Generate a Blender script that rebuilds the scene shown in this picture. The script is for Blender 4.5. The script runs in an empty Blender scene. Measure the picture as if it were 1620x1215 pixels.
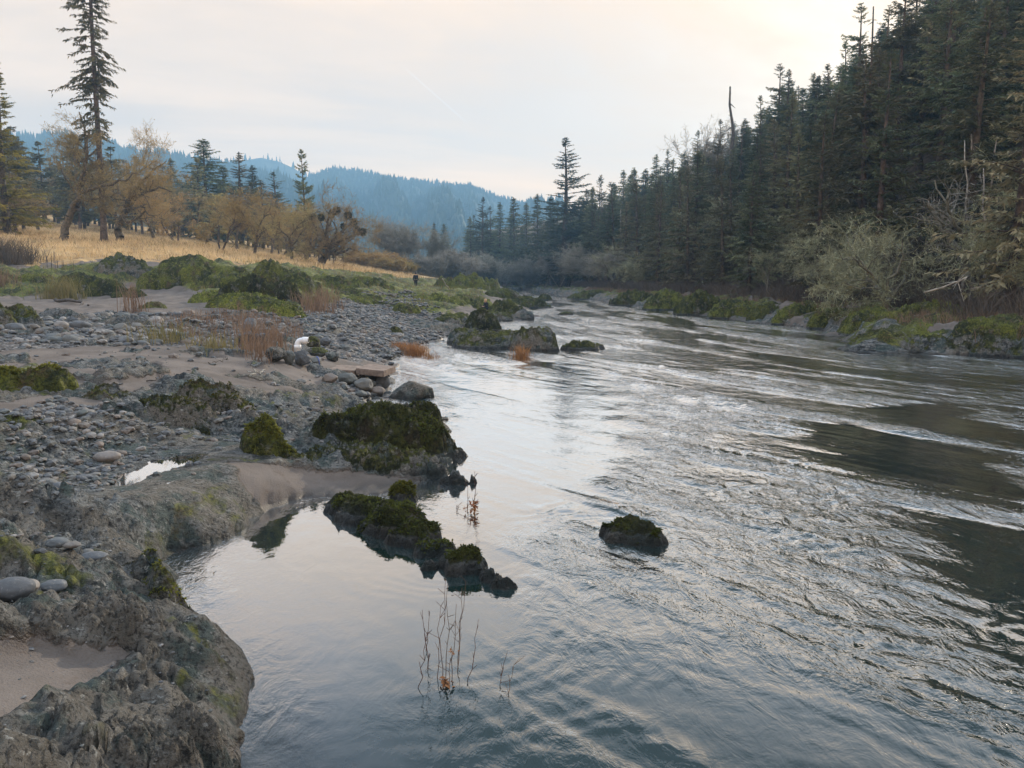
import bpy, bmesh, math, random
import numpy as np
from mathutils import Vector, Matrix

# ------------------------------------------------------------------ camera, sky, sun, exposure
scn = bpy.context.scene
COL = scn.collection
R_ = math.radians
FPX, CX, CY, CAMH, PITCH = 1224.0, 810.0, 607.5, 2.7, R_(7.8)
cam_d = bpy.data.cameras.new("camera")
cam_d.sensor_width = 36.0
cam_d.lens = 36.0 * FPX / 1620.0
cam_d.clip_start = 0.1
cam_d.clip_end = 12000
cam = bpy.data.objects.new("camera", cam_d)
COL.objects.link(cam)
cam.location = (0, 0, CAMH)
cam.rotation_euler = (math.pi / 2 - PITCH, 0, 0)
scn.camera = cam

SUN_AZ, SUN_EL = R_(29.0), R_(20.0)
SUNV = Vector((math.sin(SUN_AZ) * math.cos(SUN_EL), math.cos(SUN_AZ) * math.cos(SUN_EL), math.sin(SUN_EL)))

scn.view_settings.view_transform = 'Standard'
scn.view_settings.look = 'None'
scn.view_settings.gamma = 1.0
scn.view_settings.use_curve_mapping = False
scn.view_settings.exposure = 0.45
cy = scn.cycles
cy.max_bounces = 6
cy.diffuse_bounces = 2
cy.glossy_bounces = 3
cy.transmission_bounces = 4
cy.transparent_max_bounces = 8
cy.volume_bounces = 0
cy.denoising_prefilter = 'ACCURATE'
cy.sample_clamp_indirect = 3.0
cy.sample_clamp_direct = 12.0
cy.caustics_reflective = False
cy.caustics_refractive = False


def N(nt, kind, **kw):
    n = nt.nodes.new(kind)
    for k, v in kw.items():
        if k.startswith('in_'):
            n.inputs[k[3:]].default_value = v
        else:
            setattr(n, k, v)
    return n


def math_n(nt, op, a, b=None, c=None, clamp=False):
    n = nt.nodes.new('ShaderNodeMath')
    n.operation = op
    n.use_clamp = clamp
    for i, x in enumerate((a, b, c)):
        if x is None:
            continue
        if isinstance(x, (int, float)):
            n.inputs[i].default_value = x
        else:
            nt.links.new(x, n.inputs[i])
    return n.outputs[0]


def maprange(nt, x, a, b, c=0.0, d=1.0, smooth=True):
    n = nt.nodes.new('ShaderNodeMapRange')
    n.interpolation_type = 'SMOOTHSTEP' if smooth else 'LINEAR'
    nt.links.new(x, n.inputs[0])
    for i, v in enumerate((a, b, c, d)):
        n.inputs[1 + i].default_value = v
    return n.outputs[0]


def mixc(nt, fac, a, b, blend='MIX'):
    n = nt.nodes.new('ShaderNodeMix')
    n.data_type = 'RGBA'
    n.blend_type = blend
    for s, x in ((n.inputs[0], fac), (n.inputs[6], a), (n.inputs[7], b)):
        if isinstance(x, (int, float)):
            s.default_value = x
        elif isinstance(x, tuple):
            s.default_value = x if len(x) == 4 else (*x, 1)
        else:
            nt.links.new(x, s)
    return n.outputs[2]


def noise_n(nt, vec, scale, detail=4, rough=0.55, dist=0.0):
    n = N(nt, 'ShaderNodeTexNoise')
    n.inputs['Scale'].default_value = scale
    n.inputs['Detail'].default_value = detail
    n.inputs['Roughness'].default_value = rough
    n.inputs['Distortion'].default_value = dist
    if vec is not None:
        nt.links.new(vec, n.inputs['Vector'])
    return n.outputs[0]


world = bpy.data.worlds.new("World")
scn.world = world
world.use_nodes = True
nt = world.node_tree
nt.nodes.clear()
wo = N(nt, 'ShaderNodeOutputWorld')
bg = N(nt, 'ShaderNodeBackground')
bg.inputs['Strength'].default_value = 0.15
sky = N(nt, 'ShaderNodeTexSky', sky_type='NISHITA')
sky.sun_disc = False
sky.sun_elevation = SUN_EL
sky.sun_rotation = SUN_AZ
sky.air_density = 1.0
sky.dust_density = 1.5
tc = N(nt, 'ShaderNodeTexCoord')
sep = N(nt, 'ShaderNodeSeparateXYZ')
nt.links.new(tc.outputs['Generated'], sep.inputs[0])
zz = math_n(nt, 'ADD', math_n(nt, 'MAXIMUM', sep.outputs[2], 0.0), 0.22)
px = math_n(nt, 'DIVIDE', sep.outputs[0], zz)
py = math_n(nt, 'DIVIDE', sep.outputs[1], zz)
cmb = N(nt, 'ShaderNodeCombineXYZ')
# thin cloud sheet: streaks run across the valley, slightly tilted
nt.links.new(math_n(nt, 'ADD', math_n(nt, 'MULTIPLY', px, 0.55), math_n(nt, 'MULTIPLY', py, 0.25)), cmb.inputs[0])
nt.links.new(math_n(nt, 'SUBTRACT', math_n(nt, 'MULTIPLY', py, 1.25), math_n(nt, 'MULTIPLY', px, 0.35)), cmb.inputs[1])
cn1 = noise_n(nt, cmb.outputs[0], 0.75, 6, 0.58, 0.6)
cn2 = noise_n(nt, cmb.outputs[0], 2.6, 5, 0.6, 0.4)
cv = math_n(nt, 'ADD', math_n(nt, 'MULTIPLY', cn1, 0.75), math_n(nt, 'MULTIPLY', cn2, 0.25))
cover = maprange(nt, cv, 0.36, 0.60, 0.80, 0.985)
dt = N(nt, 'ShaderNodeVectorMath', operation='DOT_PRODUCT')
nt.links.new(tc.outputs['Generated'], dt.inputs[0])
dt.inputs[1].default_value = SUNV
sd = math_n(nt, 'MAXIMUM', dt.outputs['Value'], 0.0)
glow = math_n(nt, 'POWER', sd, 9.0)
dens = maprange(nt, cv, 0.38, 0.66, 0.80, 1.06)
ccol = mixc(nt, glow, (8.2, 5.75, 3.7), (8.3, 5.55, 3.0))
# an overcast sheet is brightest and bluest overhead
zen = maprange(nt, sep.outputs[2], 0.31, 0.60)
ccol = mixc(nt, zen, ccol, (7.9, 8.7, 10.0))
# and the low sun warms its thin edge along the horizon
low = maprange(nt, sep.outputs[2], 0.02, 0.26, 1.0, 0.0)
ccol = mixc(nt, low, ccol, (15.5, 9.6, 4.6))
ccol = mixc(nt, 1.0, ccol, dens, 'MULTIPLY')
skycol = mixc(nt, cover, sky.outputs[0], ccol)
# faint straight vapour trail high in the sheet, a band along a great circle
A_ = Vector((-0.125, 0.96, 0.245)).normalized()
B_ = Vector((-0.055, 0.96, 0.185)).normalized()
NRM = A_.cross(B_).normalized()
MID = (A_ + B_).normalized()
d1 = N(nt, 'ShaderNodeVectorMath', operation='DOT_PRODUCT')
nt.links.new(tc.outputs['Generated'], d1.inputs[0])
d1.inputs[1].default_value = NRM
d2 = N(nt, 'ShaderNodeVectorMath', operation='DOT_PRODUCT')
nt.links.new(tc.outputs['Generated'], d2.inputs[0])
d2.inputs[1].default_value = MID
band = math_n(nt, 'MULTIPLY', maprange(nt, math_n(nt, 'ABSOLUTE', d1.outputs['Value']), 0.0004, 0.0016, 1, 0),
              maprange(nt, d2.outputs['Value'], math.cos(R_(3.2)), math.cos(R_(1.6)), 0, 0.15))
skycol = mixc(nt, band, skycol, (9.6, 9.3, 9.0))
nt.links.new(skycol, bg.inputs['Color'])
nt.links.new(bg.outputs[0], wo.inputs['Surface'])

sun_d = bpy.data.lights.new("sun", 'SUN')
sun_d.energy = 5.0
sun_d.angle = R_(0.9)
sun_d.color = (1.0, 0.86, 0.68)
sun = bpy.data.objects.new("sun", sun_d)
COL.objects.link(sun)
sun.rotation_euler = SUNV.to_track_quat('Z', 'Y').to_euler()

# ------------------------------------------------------------------ numeric helpers
COSP, SINP = math.cos(PITCH), math.sin(PITCH)


def ray(u, v):
    a, b = (u - CX) / FPX, (CY - v) / FPX
    return np.array((a, COSP + b * SINP, -SINP + b * COSP))


def at_z(u, v, z=0.0):
    d = ray(u, v)
    return np.array((0, 0, CAMH)) + d * ((z - CAMH) / d[2])


def at_d(u, v, dist):
    d = ray(u, v)
    return np.array((0, 0, CAMH)) + d * (dist / d[1])


_r = np.random.RandomState(7)
_ang = _r.rand(4096) * 2 * np.pi
G2 = np.stack((np.cos(_ang), np.sin(_ang)), 1)
_g3 = _r.normal(size=(4096, 3))
G3 = _g3 / np.linalg.norm(_g3, axis=1)[:, None]
RT = _r.rand(4096, 4)


def _h2(ix, iy, s):
    h = (ix.astype(np.int64) * 374761393 + iy.astype(np.int64) * 668265263 + s * 974634777) & 0xFFFFFFFF
    h = ((h ^ (h >> 13)) * 1274126177) & 0xFFFFFFFF
    return ((h ^ (h >> 16)) & 4095).astype(np.int64)


def perlin2(x, y, s=0):
    ix, iy = np.floor(x), np.floor(y)
    fx, fy = x - ix, y - iy
    ux, uy = fx * fx * fx * (fx * (fx * 6 - 15) + 10), fy * fy * fy * (fy * (fy * 6 - 15) + 10)

    def g(a, b):
        t = G2[_h2(ix + a, iy + b, s)]
        return t[..., 0] * (fx - a) + t[..., 1] * (fy - b)
    n0 = g(0, 0) * (1 - ux) + g(1, 0) * ux
    n1 = g(0, 1) * (1 - ux) + g(1, 1) * ux
    return (n0 * (1 - uy) + n1 * uy) * 1.5


def fbm2(x, y, o=4, s=0, gain=0.5):
    a, t = 1.0, 0
    for i in range(o):
        t = t + a * perlin2(x, y, s + i)
        x, y, a = x * 2.03 + 7.1, y * 2.03 + 3.7, a * gain
    return t


def ridged2(x, y, o=4, s=0, gain=0.5):
    a, t = 1.0, 0
    for i in range(o):
        t = t + a * (1 - 2 * np.abs(perlin2(x, y, s + i)))
        x, y, a = x * 2.07 + 5.1, y * 2.07 + 1.7, a * gain
    return t


def facet2(x, y, s=0, tilt=1.1):
    ix, iy = np.floor(x), np.floor(y)
    best = np.full(x.shape, -9.0)
    for a in (-1, 0, 1):
        for b in (-1, 0, 1):
            q = RT[_h2(ix + a, iy + b, s)]
            dx, dy = x - (ix + a + q[..., 0]), y - (iy + b + q[..., 1])
            q2 = RT[_h2(ix + a, iy + b, s + 31)]
            val = q[..., 2] * 0.7 + (q2[..., 0] - .5) * tilt * dx + (q2[..., 1] - .5) * tilt * dy - 0.75 * (dx * dx + dy * dy)
            best = np.maximum(best, val)
    return best


def perlin3(p, s=0):
    i = np.floor(p)
    f = p - i
    w = f * f * f * (f * (f * 6 - 15) + 10)
    out = 0
    for a in (0, 1):
        for b in (0, 1):
            for c in (0, 1):
                k = _h2(i[..., 0] + a + (i[..., 2] + c) * 57, i[..., 1] + b + (i[..., 2] + c) * 131, s)
                g = G3[k]
                d = g[..., 0] * (f[..., 0] - a) + g[..., 1] * (f[..., 1] - b) + g[..., 2] * (f[..., 2] - c)
                wx = w[..., 0] if a else 1 - w[..., 0]
                wy = w[..., 1] if b else 1 - w[..., 1]
                wz = w[..., 2] if c else 1 - w[..., 2]
                out = out + d * wx * wy * wz
    return out * 1.5


def fbm3(p, o=4, s=0, gain=0.5):
    a, t = 1.0, 0
    for i in range(o):
        t = t + a * perlin3(p, s + i)
        p, a = p * 2.03 + 3.3, a * gain
    return t


def sstep(x, a, b):
    t = np.clip((x - a) / (b - a), 0, 1)
    return t * t * (3 - 2 * t)


def poly_sd(x, y, P):
    """signed distance to polygon P (m,2), positive inside"""
    shp = x.shape
    x, y = x.ravel(), y.ravel()
    d2 = np.full(x.shape, 1e18)
    ins = np.zeros(x.shape, bool)
    m = len(P)
    for i in range(m):
        ax, ay = P[i]
        bx, by = P[(i + 1) % m]
        ex, ey = bx - ax, by - ay
        L = ex * ex + ey * ey + 1e-12
        t = np.clip(((x - ax) * ex + (y - ay) * ey) / L, 0, 1)
        qx, qy = x - ax - t * ex, y - ay - t * ey
        d2 = np.minimum(d2, qx * qx + qy * qy)
        if ay != by:
            c = ((ay > y) != (by > y)) & (x < (bx - ax) * (y - ay) / (by - ay) + ax)
            ins ^= c
    d = np.sqrt(d2)
    return np.where(ins, d, -d).reshape(shp)


# ------------------------------------------------------------------ mesh helpers
def mesh_data(name, V, faces, mat=None, smooth=True, attrs=None):
    V = np.asarray(V, np.float32).reshape(-1, 3)
    me = bpy.data.meshes.new(name)
    me.vertices.add(len(V))
    me.vertices.foreach_set('co', V.ravel())
    faces = [np.asarray(f, np.int32) for f in faces if len(f)]
    tot = sum(f.size for f in faces)
    nf = sum(len(f) for f in faces)
    me.loops.add(tot)
    me.polygons.add(nf)
    me.loops.foreach_set('vertex_index', np.concatenate([f.ravel() for f in faces]) if faces else np.zeros(0, np.int32))
    st, o = [], 0
    for f in faces:
        st.append(np.arange(len(f)) * f.shape[1] + o)
        o += f.size
    me.polygons.foreach_set('loop_start', np.concatenate(st).astype(np.int32))
    me.polygons.foreach_set('use_smooth', np.full(nf, smooth, bool))
    me.update(calc_edges=True)
    for k, a in (attrs or {}).items():
        at = me.attributes.new(k, 'FLOAT', 'POINT')
        at.data.foreach_set('value', np.asarray(a, np.float32).ravel())
    if mat is not None:
        for m_ in (mat if isinstance(mat, (list, tuple)) else [mat]):
            me.materials.append(m_)
    return me


def obj(name, me, parent=None, loc=(0, 0, 0)):
    o = bpy.data.objects.new(name, me)
    COL.objects.link(o)
    o.location = loc
    if parent is not None:
        o.parent = parent
    return o


def tag(o, label=None, cat=None, group=None, kind=None):
    if label:
        o['label'] = label
    if cat:
        o['category'] = cat
    if group:
        o['group'] = group
    if kind:
        o['kind'] = kind
    return o


def empty(name, loc=(0, 0, 0), rz=0.0):
    o = bpy.data.objects.new(name, None)
    o.empty_display_size = 0.3
    COL.objects.link(o)
    o.location = loc
    o.rotation_euler = (0, 0, rz)
    return o


def copy_tree(o, parent=None):
    c = o.copy()
    COL.objects.link(c)
    if parent is not None:
        c.parent = parent
    for ch in o.children:
        copy_tree(ch, c)
    return c


_used = set()


def place(proto, loc, rz=0.0, s=1.0, label=None, group=None, tilt=(0, 0)):
    if proto.name in _used:
        o = copy_tree(proto)
    else:
        _used.add(proto.name)
        o = proto
    o.location = loc
    o.rotation_euler = (tilt[0], tilt[1], rz)
    o.scale = s if isinstance(s, (tuple, list)) else (s, s, s)
    if label:
        o['label'] = label
    if group:
        o['group'] = group
    elif 'group' in o.keys():
        del o['group']
    return o


def grid_faces(nr, nc):
    i = np.arange((nr - 1) * (nc - 1))
    r, c = i // (nc - 1), i % (nc - 1)
    a = r * nc + c
    return np.stack((a, a + 1, a + nc + 1, a + nc), 1)


def tubes(P0, P1, R0, R1, k=5):
    P0, P1 = np.asarray(P0, float), np.asarray(P1, float)
    R0, R1 = np.asarray(R0, float), np.asarray(R1, float)
    d = P1 - P0
    L = np.linalg.norm(d, axis=1)[:, None] + 1e-9
    d = d / L
    ref = np.where(np.abs(d[:, 2:3]) > 0.95, np.array([[1., 0, 0]]), np.array([[0, 0, 1.]]))
    a = np.cross(d, ref)
    a /= np.linalg.norm(a, axis=1)[:, None] + 1e-9
    b = np.cross(d, a)
    th = np.arange(k) * 2 * np.pi / k
    rg = a[:, None, :] * np.cos(th)[None, :, None] + b[:, None, :] * np.sin(th)[None, :, None]
    V = np.concatenate((P0[:, None] + rg * R0[:, None, None], P1[:, None] + rg * R1[:, None, None]), 1)
    n = len(P0)
    base = (np.arange(n) * 2 * k)[:, None]
    j = np.arange(k)[None]
    F = np.stack((base + j, base + (j + 1) % k, base + k + (j + 1) % k, base + k + j), 2).reshape(-1, 4)
    return V.reshape(-1, 3), F


def join(parts):
    Vs, Fs, o = [], [], 0
    for V, F in parts:
        Vs.append(V)
        for f in (F if isinstance(F, list) else [F]):
            if len(f):
                Fs.append(np.asarray(f) + o)
        o += len(V)
    by = {}
    for f in Fs:
        by.setdefault(f.shape[1], []).append(f)
    return np.concatenate(Vs), [np.concatenate(x) for x in by.values()]


def polytube(P, R, k=8, cap=True):
    """one continuous tapered tube along points P"""
    P = np.asarray(P, float)
    R = np.asarray(R, float)
    n = len(P)
    T = np.gradient(P, axis=0)
    T /= np.linalg.norm(T, axis=1)[:, None] + 1e-9
    ref = np.array((1., 0.13, 0)) if abs(T[0, 2]) > 0.7 else np.array((0., 0.1, 1))
    V = []
    for i in range(n):
        a = np.cross(T[i], ref)
        a /= np.linalg.norm(a) + 1e-9
        b = np.cross(T[i], a)
        th = np.arange(k) * 2 * np.pi / k
        V.append(P[i] + R[i] * (np.cos(th)[:, None] * a + np.sin(th)[:, None] * b))
    V = np.concatenate(V)
    F = []
    for i in range(n - 1):
        for j in range(k):
            F.append((i * k + j, i * k + (j + 1) % k, (i + 1) * k + (j + 1) % k, (i + 1) * k + j))
    F = [np.array(F)]
    if cap and k == 4:
        F[0] = np.concatenate((F[0], [[3, 2, 1, 0], [(n - 1) * k + j for j in range(4)]]))
    elif cap:
        V = np.concatenate((V, P[:1], P[-1:]))
        t = [(j, n * k, (j + 1) % k) for j in range(k)] + [((n - 1) * k + j, (n - 1) * k + (j + 1) % k, n * k + 1) for j in range(k)]
        F.append(np.array(t))
    return V, F


# ------------------------------------------------------------------ materials
def new_mat(name):
    m = bpy.data.materials.new(name)
    m.use_nodes = True
    n = m.node_tree
    b = n.nodes['Principled BSDF']
    b.inputs['Roughness'].default_value = 0.85
    b.inputs['Specular IOR Level'].default_value = 0.25
    return m, n, b


def bump(n, b, h, strength=0.5, dist=0.02):
    bn = N(n, 'ShaderNodeBump')
    bn.inputs['Strength'].default_value = strength
    bn.inputs['Distance'].default_value = dist
    n.links.new(h, bn.inputs['Height'])
    n.links.new(bn.outputs[0], b.inputs['Normal'])


def geo(n):
    return N(n, 'ShaderNodeNewGeometry')


def attr(n, name):
    a = N(n, 'ShaderNodeAttribute')
    a.attribute_name = name
    return a.outputs['Fac']


def rock_colour(n, pos):
    mp = N(n, 'ShaderNodeMapping')
    mp.inputs['Rotation'].default_value = (R_(18), R_(-12), R_(24))
    mp.inputs['Scale'].default_value = (1.0, 2.6, 2.6)
    n.links.new(pos, mp.inputs[0])
    st = mp.outputs[0]
    big = noise_n(n, pos, 0.8, 5, 0.6)
    lay = noise_n(n, st, 2.2, 9, 0.72, 0.6)
    mid = noise_n(n, pos, 6.0, 7, 0.72, 0.4)
    fine = noise_n(n, pos, 34, 5, 0.7)
    c = mixc(n, maprange(n, lay, 0.40, 0.60), (0.032, 0.039, 0.043), (0.205, 0.218, 0.220))
    c = mixc(n, maprange(n, big, 0.43, 0.56, 0, 0.75), c, (0.180, 0.160, 0.132))
    c = mixc(n, maprange(n, noise_n(n, pos, 1.9, 6, 0.65), 0.50, 0.60, 0, 0.75), c, (0.048, 0.080, 0.078))
    c = mixc(n, maprange(n, mid, 0.54, 0.66, 0.0, 0.8), c, (0.26, 0.26, 0.245))
    c = mixc(n, maprange(n, mid, 0.34, 0.45, 0.92, 0.0), c, (0.010, 0.012, 0.014))
    c = mixc(n, maprange(n, fine, 0.40, 0.5, 0.7, 0.0), c, (0.014, 0.016, 0.018))
    c = mixc(n, maprange(n, noise_n(n, st, 9, 5, 0.7), 0.60, 0.66, 0, 0.8), c, (0.36, 0.36, 0.335))
    h = math_n(n, 'ADD', math_n(n, 'MULTIPLY', lay, 0.9), math_n(n, 'ADD', math_n(n, 'MULTIPLY', mid, 0.8), math_n(n, 'MULTIPLY', fine, 0.25)))
    return c, h


def moss_colour(n, pos, bright=1.0):
    a = noise_n(n, pos, 0.9, 6, 0.7)
    b = noise_n(n, pos, 5.0, 6, 0.7)
    k = lambda *c: tuple(x * bright for x in c)
    c = mixc(n, maprange(n, a, 0.40, 0.60), k(0.024, 0.029, 0.008), k(0.112, 0.124, 0.020))
    c = mixc(n, maprange(n, b, 0.50, 0.68, 0, 0.85), c, k(0.19, 0.19, 0.05))
    c = mixc(n, maprange(n, noise_n(n, pos, 1.7, 6, 0.7), 0.54, 0.64, 0, 0.9), c, k(0.085, 0.062, 0.034))
    c = mixc(n, maprange(n, noise_n(n, pos, 3.1, 6, 0.75), 0.56, 0.63, 0, 0.8), c, (0.16, 0.155, 0.13))
    c = mixc(n, maprange(n, noise_n(n, pos, 18, 4, 0.65), 0.38, 0.56, 0.75, 0.0), c, k(0.012, 0.017, 0.008))
    return c


def moss_rock_mat(name, cover, bright=1.0, slope=0.35):
    m, n, b = new_mat(name)
    g = geo(n)
    pos = g.outputs['Position']
    rc, rh = rock_colour(n, pos)
    mc = moss_colour(n, pos, bright)
    sx = N(n, 'ShaderNodeSeparateXYZ')
    n.links.new(g.outputs['Normal'], sx.inputs[0])
    k = math_n(n, 'ADD', math_n(n, 'MULTIPLY', sx.outputs[2], slope), math_n(n, 'MULTIPLY', noise_n(n, pos, 2.0, 5, 0.65), 1.2))
    pz = N(n, 'ShaderNodeSeparateXYZ')
    n.links.new(pos, pz.inputs[0])
    k = math_n(n, 'ADD', k, maprange(n, pz.outputs[2], 0.02, 0.16, -0.7, 0.0))
    f = maprange(n, k, 0.95 - cover, 1.15 - cover)
    col = mixc(n, f, rc, mc)
    wet = maprange(n, math_n(n, 'ADD', pz.outputs[2], math_n(n, 'MULTIPLY', noise_n(n, pos, 6, 3), 0.10)), 0.10, 0.24, 1, 0)
    col = mixc(n, math_n(n, 'MULTIPLY', wet, 0.78), col, (0.008, 0.009, 0.009))
    n.links.new(col, b.inputs['Base Color'])
    n.links.new(maprange(n, wet, 0, 1, 0.9, 0.35, False), b.inputs['Roughness'])
    mh = noise_n(n, pos, 22, 5, 0.7)
    mx = N(n, 'ShaderNodeMix')
    n.links.new(f, mx.inputs[0])
    n.links.new(rh, mx.inputs[2])
    n.links.new(mh, mx.inputs[3])
    bump(n, b, mx.outputs[0], 1.0, 0.12)
    return m


MAT = {}
MAT['moss'] = moss_rock_mat('moss_over_rock', 0.50, 1.35)
MAT['moss_bright'] = moss_rock_mat('bright_moss', 0.62, 1.9)
MAT['moss_dark'] = moss_rock_mat('dark_moss', 0.46, 0.8)
MAT['moss_black'] = moss_rock_mat('black_green_moss', 0.46, 0.45)
MAT['rock'] = moss_rock_mat('bare_rock', -0.12, 0.9)
MAT['rock_moss'] = moss_rock_mat('patchy_moss_rock', 0.16, 0.9, 0.5)


def ground_material():
    m, n, b = new_mat('bank_ground')
    g = geo(n)
    pos = g.outputs['Position']
    rc, rh = rock_colour(n, pos)
    mc = moss_colour(n, pos, 1.2)
    s1 = noise_n(n, pos, 1.2, 5, 0.6)
    s2 = noise_n(n, pos, 60, 3, 0.6)
    sc = mixc(n, maprange(n, s1, 0.35, 0.65), (0.105, 0.089, 0.078), (0.165, 0.142, 0.126))
    sc = mixc(n, maprange(n, s2, 0.3, 0.7, 0.35, 0.0), sc, (0.10, 0.08, 0.07))
    sc = mixc(n, maprange(n, noise_n(n, pos, 3.3, 5, 0.7), 0.58, 0.7, 0, 0.6), sc, (0.10, 0.075, 0.06))
    vo = N(n, 'ShaderNodeTexVoronoi')
    vo.inputs['Scale'].default_value = 11
    n.links.new(pos, vo.inputs['Vector'])
    vh = N(n, 'ShaderNodeSeparateColor')
    n.links.new(vo.outputs['Color'], vh.inputs[0])
    gc = mixc(n, vh.outputs[0], (0.07, 0.075, 0.085), (0.26, 0.25, 0.24))
    gc = mixc(n, maprange(n, vo.outputs['Distance'], 0.2, 0.6, 0, 0.85), gc, (0.045, 0.04, 0.038))
    d1 = noise_n(n, pos, 0.35, 5, 0.65)
    dc = mixc(n, maprange(n, d1, 0.38, 0.62), (0.30, 0.19, 0.085), (0.48, 0.33, 0.155))
    dc = mixc(n, maprange(n, noise_n(n, pos, 1.7, 5, 0.7), 0.5, 0.7, 0, 0.7), dc, (0.22, 0.16, 0.08))
    edge = noise_n(n, pos, 5, 5, 0.65)

    def blend(base, a, col, w=0.35):
        k = math_n(n, 'ADD', a, math_n(n, 'MULTIPLY', math_n(n, 'SUBTRACT', edge, 0.5), 0.9))
        f = maprange(n, k, 0.5 - w * 0.5, 0.5 + w * 0.5)
        return mixc(n, f, base, col), f
    col, f1 = blend(sc, attr(n, 'gravel'), gc)
    col, f2 = blend(col, attr(n, 'rock'), rc)
    col, f3 = blend(col, attr(n, 'moss'), mc)
    col, f4 = blend(col, attr(n, 'grass'), dc)
    lc = mixc(n, maprange(n, s1, 0.35, 0.65), (0.05, 0.038, 0.03), (0.125, 0.095, 0.07))
    col, f5 = blend(col, attr(n, 'litter'), lc)
    pz = N(n, 'ShaderNodeSeparateXYZ')
    n.links.new(pos, pz.inputs[0])
    wet = maprange(n, math_n(n, 'ADD', pz.outputs[2], math_n(n, 'MULTIPLY', edge, 0.08)), 0.05, 0.14, 1, 0)
    col = mixc(n, math_n(n, 'MULTIPLY', wet, 0.6), col, (0.012, 0.012, 0.011))
    n.links.new(col, b.inputs['Base Color'])
    n.links.new(maprange(n, wet, 0, 1, 0.88, 0.4, False), b.inputs['Roughness'])
    mx = N(n, 'ShaderNodeMix')
    n.links.new(f2, mx.inputs[0])
    n.links.new(math_n(n, 'MULTIPLY', s2, 0.12), mx.inputs[2])
    n.links.new(rh, mx.inputs[3])
    bump(n, b, mx.outputs[0], 1.0, 0.12)
    return m


MAT['ground'] = ground_material()


def simple_mat(name, c1, c2, scale=3.0, rough=0.85, obj_random=0.25, bumps=0.0, trans=0.0):
    m, n, b = new_mat(name)
    g = geo(n)
    col = mixc(n, maprange(n, noise_n(n, g.outputs['Position'], scale, 5, 0.65), 0.33, 0.67), c1, c2)
    if obj_random:
        oi = N(n, 'ShaderNodeObjectInfo')
        hs = N(n, 'ShaderNodeHueSaturation')
        n.links.new(maprange(n, oi.outputs['Random'], 0, 1, 1 - obj_random, 1 + obj_random, False), hs.inputs['Value'])
        n.links.new(maprange(n, math_n(n, 'FRACT', math_n(n, 'MULTIPLY', oi.outputs['Random'], 7.3)), 0, 1, 0.475, 0.515, False), hs.inputs['Hue'])
        n.links.new(col, hs.inputs['Color'])
        col = hs.outputs[0]
    n.links.new(col, b.inputs['Base Color'])
    b.inputs['Roughness'].default_value = rough
    if bumps:
        bump(n, b, noise_n(n, g.outputs['Position'], scale * 3, 5, 0.7), bumps, 0.03)
    if trans:
        tr = N(n, 'ShaderNodeBsdfTranslucent')
        n.links.new(col, tr.inputs[0])
        ms = N(n, 'ShaderNodeMixShader')
        ms.inputs[0].default_value = trans
        n.links.new(b.outputs[0], ms.inputs[1])
        n.links.new(tr.outputs[0], ms.inputs[2])
        n.links.new(ms.outputs[0], n.nodes['Material Output'].inputs['Surface'])
    return m


MAT['fir'] = simple_mat('fir_needles', (0.068, 0.094, 0.054), (0.165, 0.182, 0.098), 0.7, 0.8, 0.5, 0, 0.3)
MAT['fir_olive'] = simple_mat('olive_needles', (0.12, 0.125, 0.066), (0.245, 0.23, 0.14), 0.7, 0.8, 0.45, 0, 0.25)
MAT['pine'] = simple_mat('pine_needles', (0.070, 0.070, 0.036), (0.15, 0.14, 0.078), 0.8, 0.8, 0.2, 0, 0.25)
MAT['golden'] = simple_mat('sun_gold_foliage', (0.20, 0.20, 0.05), (0.42, 0.36, 0.10), 0.35, 0.8, 0.25, 0, 0.35)  # green-yellow needles with the gold of the low sun put into their colour
MAT['bark'] = simple_mat('grey_brown_bark', (0.055, 0.043, 0.035), (0.14, 0.115, 0.095), 5, 0.9, 0.2, 0.7)
MAT['bark_red'] = simple_mat('reddish_bark', (0.10, 0.062, 0.044), (0.21, 0.14, 0.105), 5, 0.9, 0.15, 0.7)
MAT['bark_oak'] = simple_mat('oak_bark', (0.05, 0.038, 0.028), (0.14, 0.11, 0.08), 5, 0.9, 0.2, 0.6)
MAT['oak_twig'] = simple_mat('lichened_oak_twigs', (0.23, 0.185, 0.075), (0.45, 0.37, 0.17), 0.9, 0.9, 0.25, 0, 0.4)
MAT['oak_leaf'] = simple_mat('brown_oak_leaves', (0.30, 0.20, 0.06), (0.48, 0.34, 0.11), 0.6, 0.9, 0.25, 0, 0.35)
MAT['lichen'] = simple_mat('pale_green_lichen', (0.19, 0.20, 0.125), (0.41, 0.42, 0.27), 0.8, 0.9, 0.3, 0, 0.2)
MAT['lichen_bark'] = simple_mat('grey_lichen_bark', (0.10, 0.095, 0.075), (0.23, 0.22, 0.17), 3, 0.9, 0.2, 0.4)
MAT['bare'] = simple_mat('reddish_bare_twigs', (0.19, 0.18, 0.145), (0.34, 0.325, 0.27), 0.8, 0.9, 0.25, 0, 0.1)
MAT['dead'] = simple_mat('bleached_dead_wood', (0.20, 0.185, 0.165), (0.42, 0.40, 0.36), 4, 0.85, 0.1, 0.4)
MAT['dead_grey'] = simple_mat('weathered_grey_wood', (0.11, 0.105, 0.092), (0.25, 0.24, 0.21), 4, 0.9, 0.1, 0.4)
MAT['snag'] = simple_mat('dark_snag_wood', (0.045, 0.04, 0.036), (0.12, 0.105, 0.095), 4, 0.9, 0.1, 0.4)
MAT['mistletoe'] = simple_mat('mistletoe', (0.03, 0.036, 0.018), (0.06, 0.065, 0.032), 2, 0.9, 0.2)
MAT['dry_grass'] = simple_mat('dry_golden_grass', (0.48, 0.35, 0.19), (0.72, 0.56, 0.34), 0.5, 0.9, 0.0, 0, 0.35)
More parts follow.
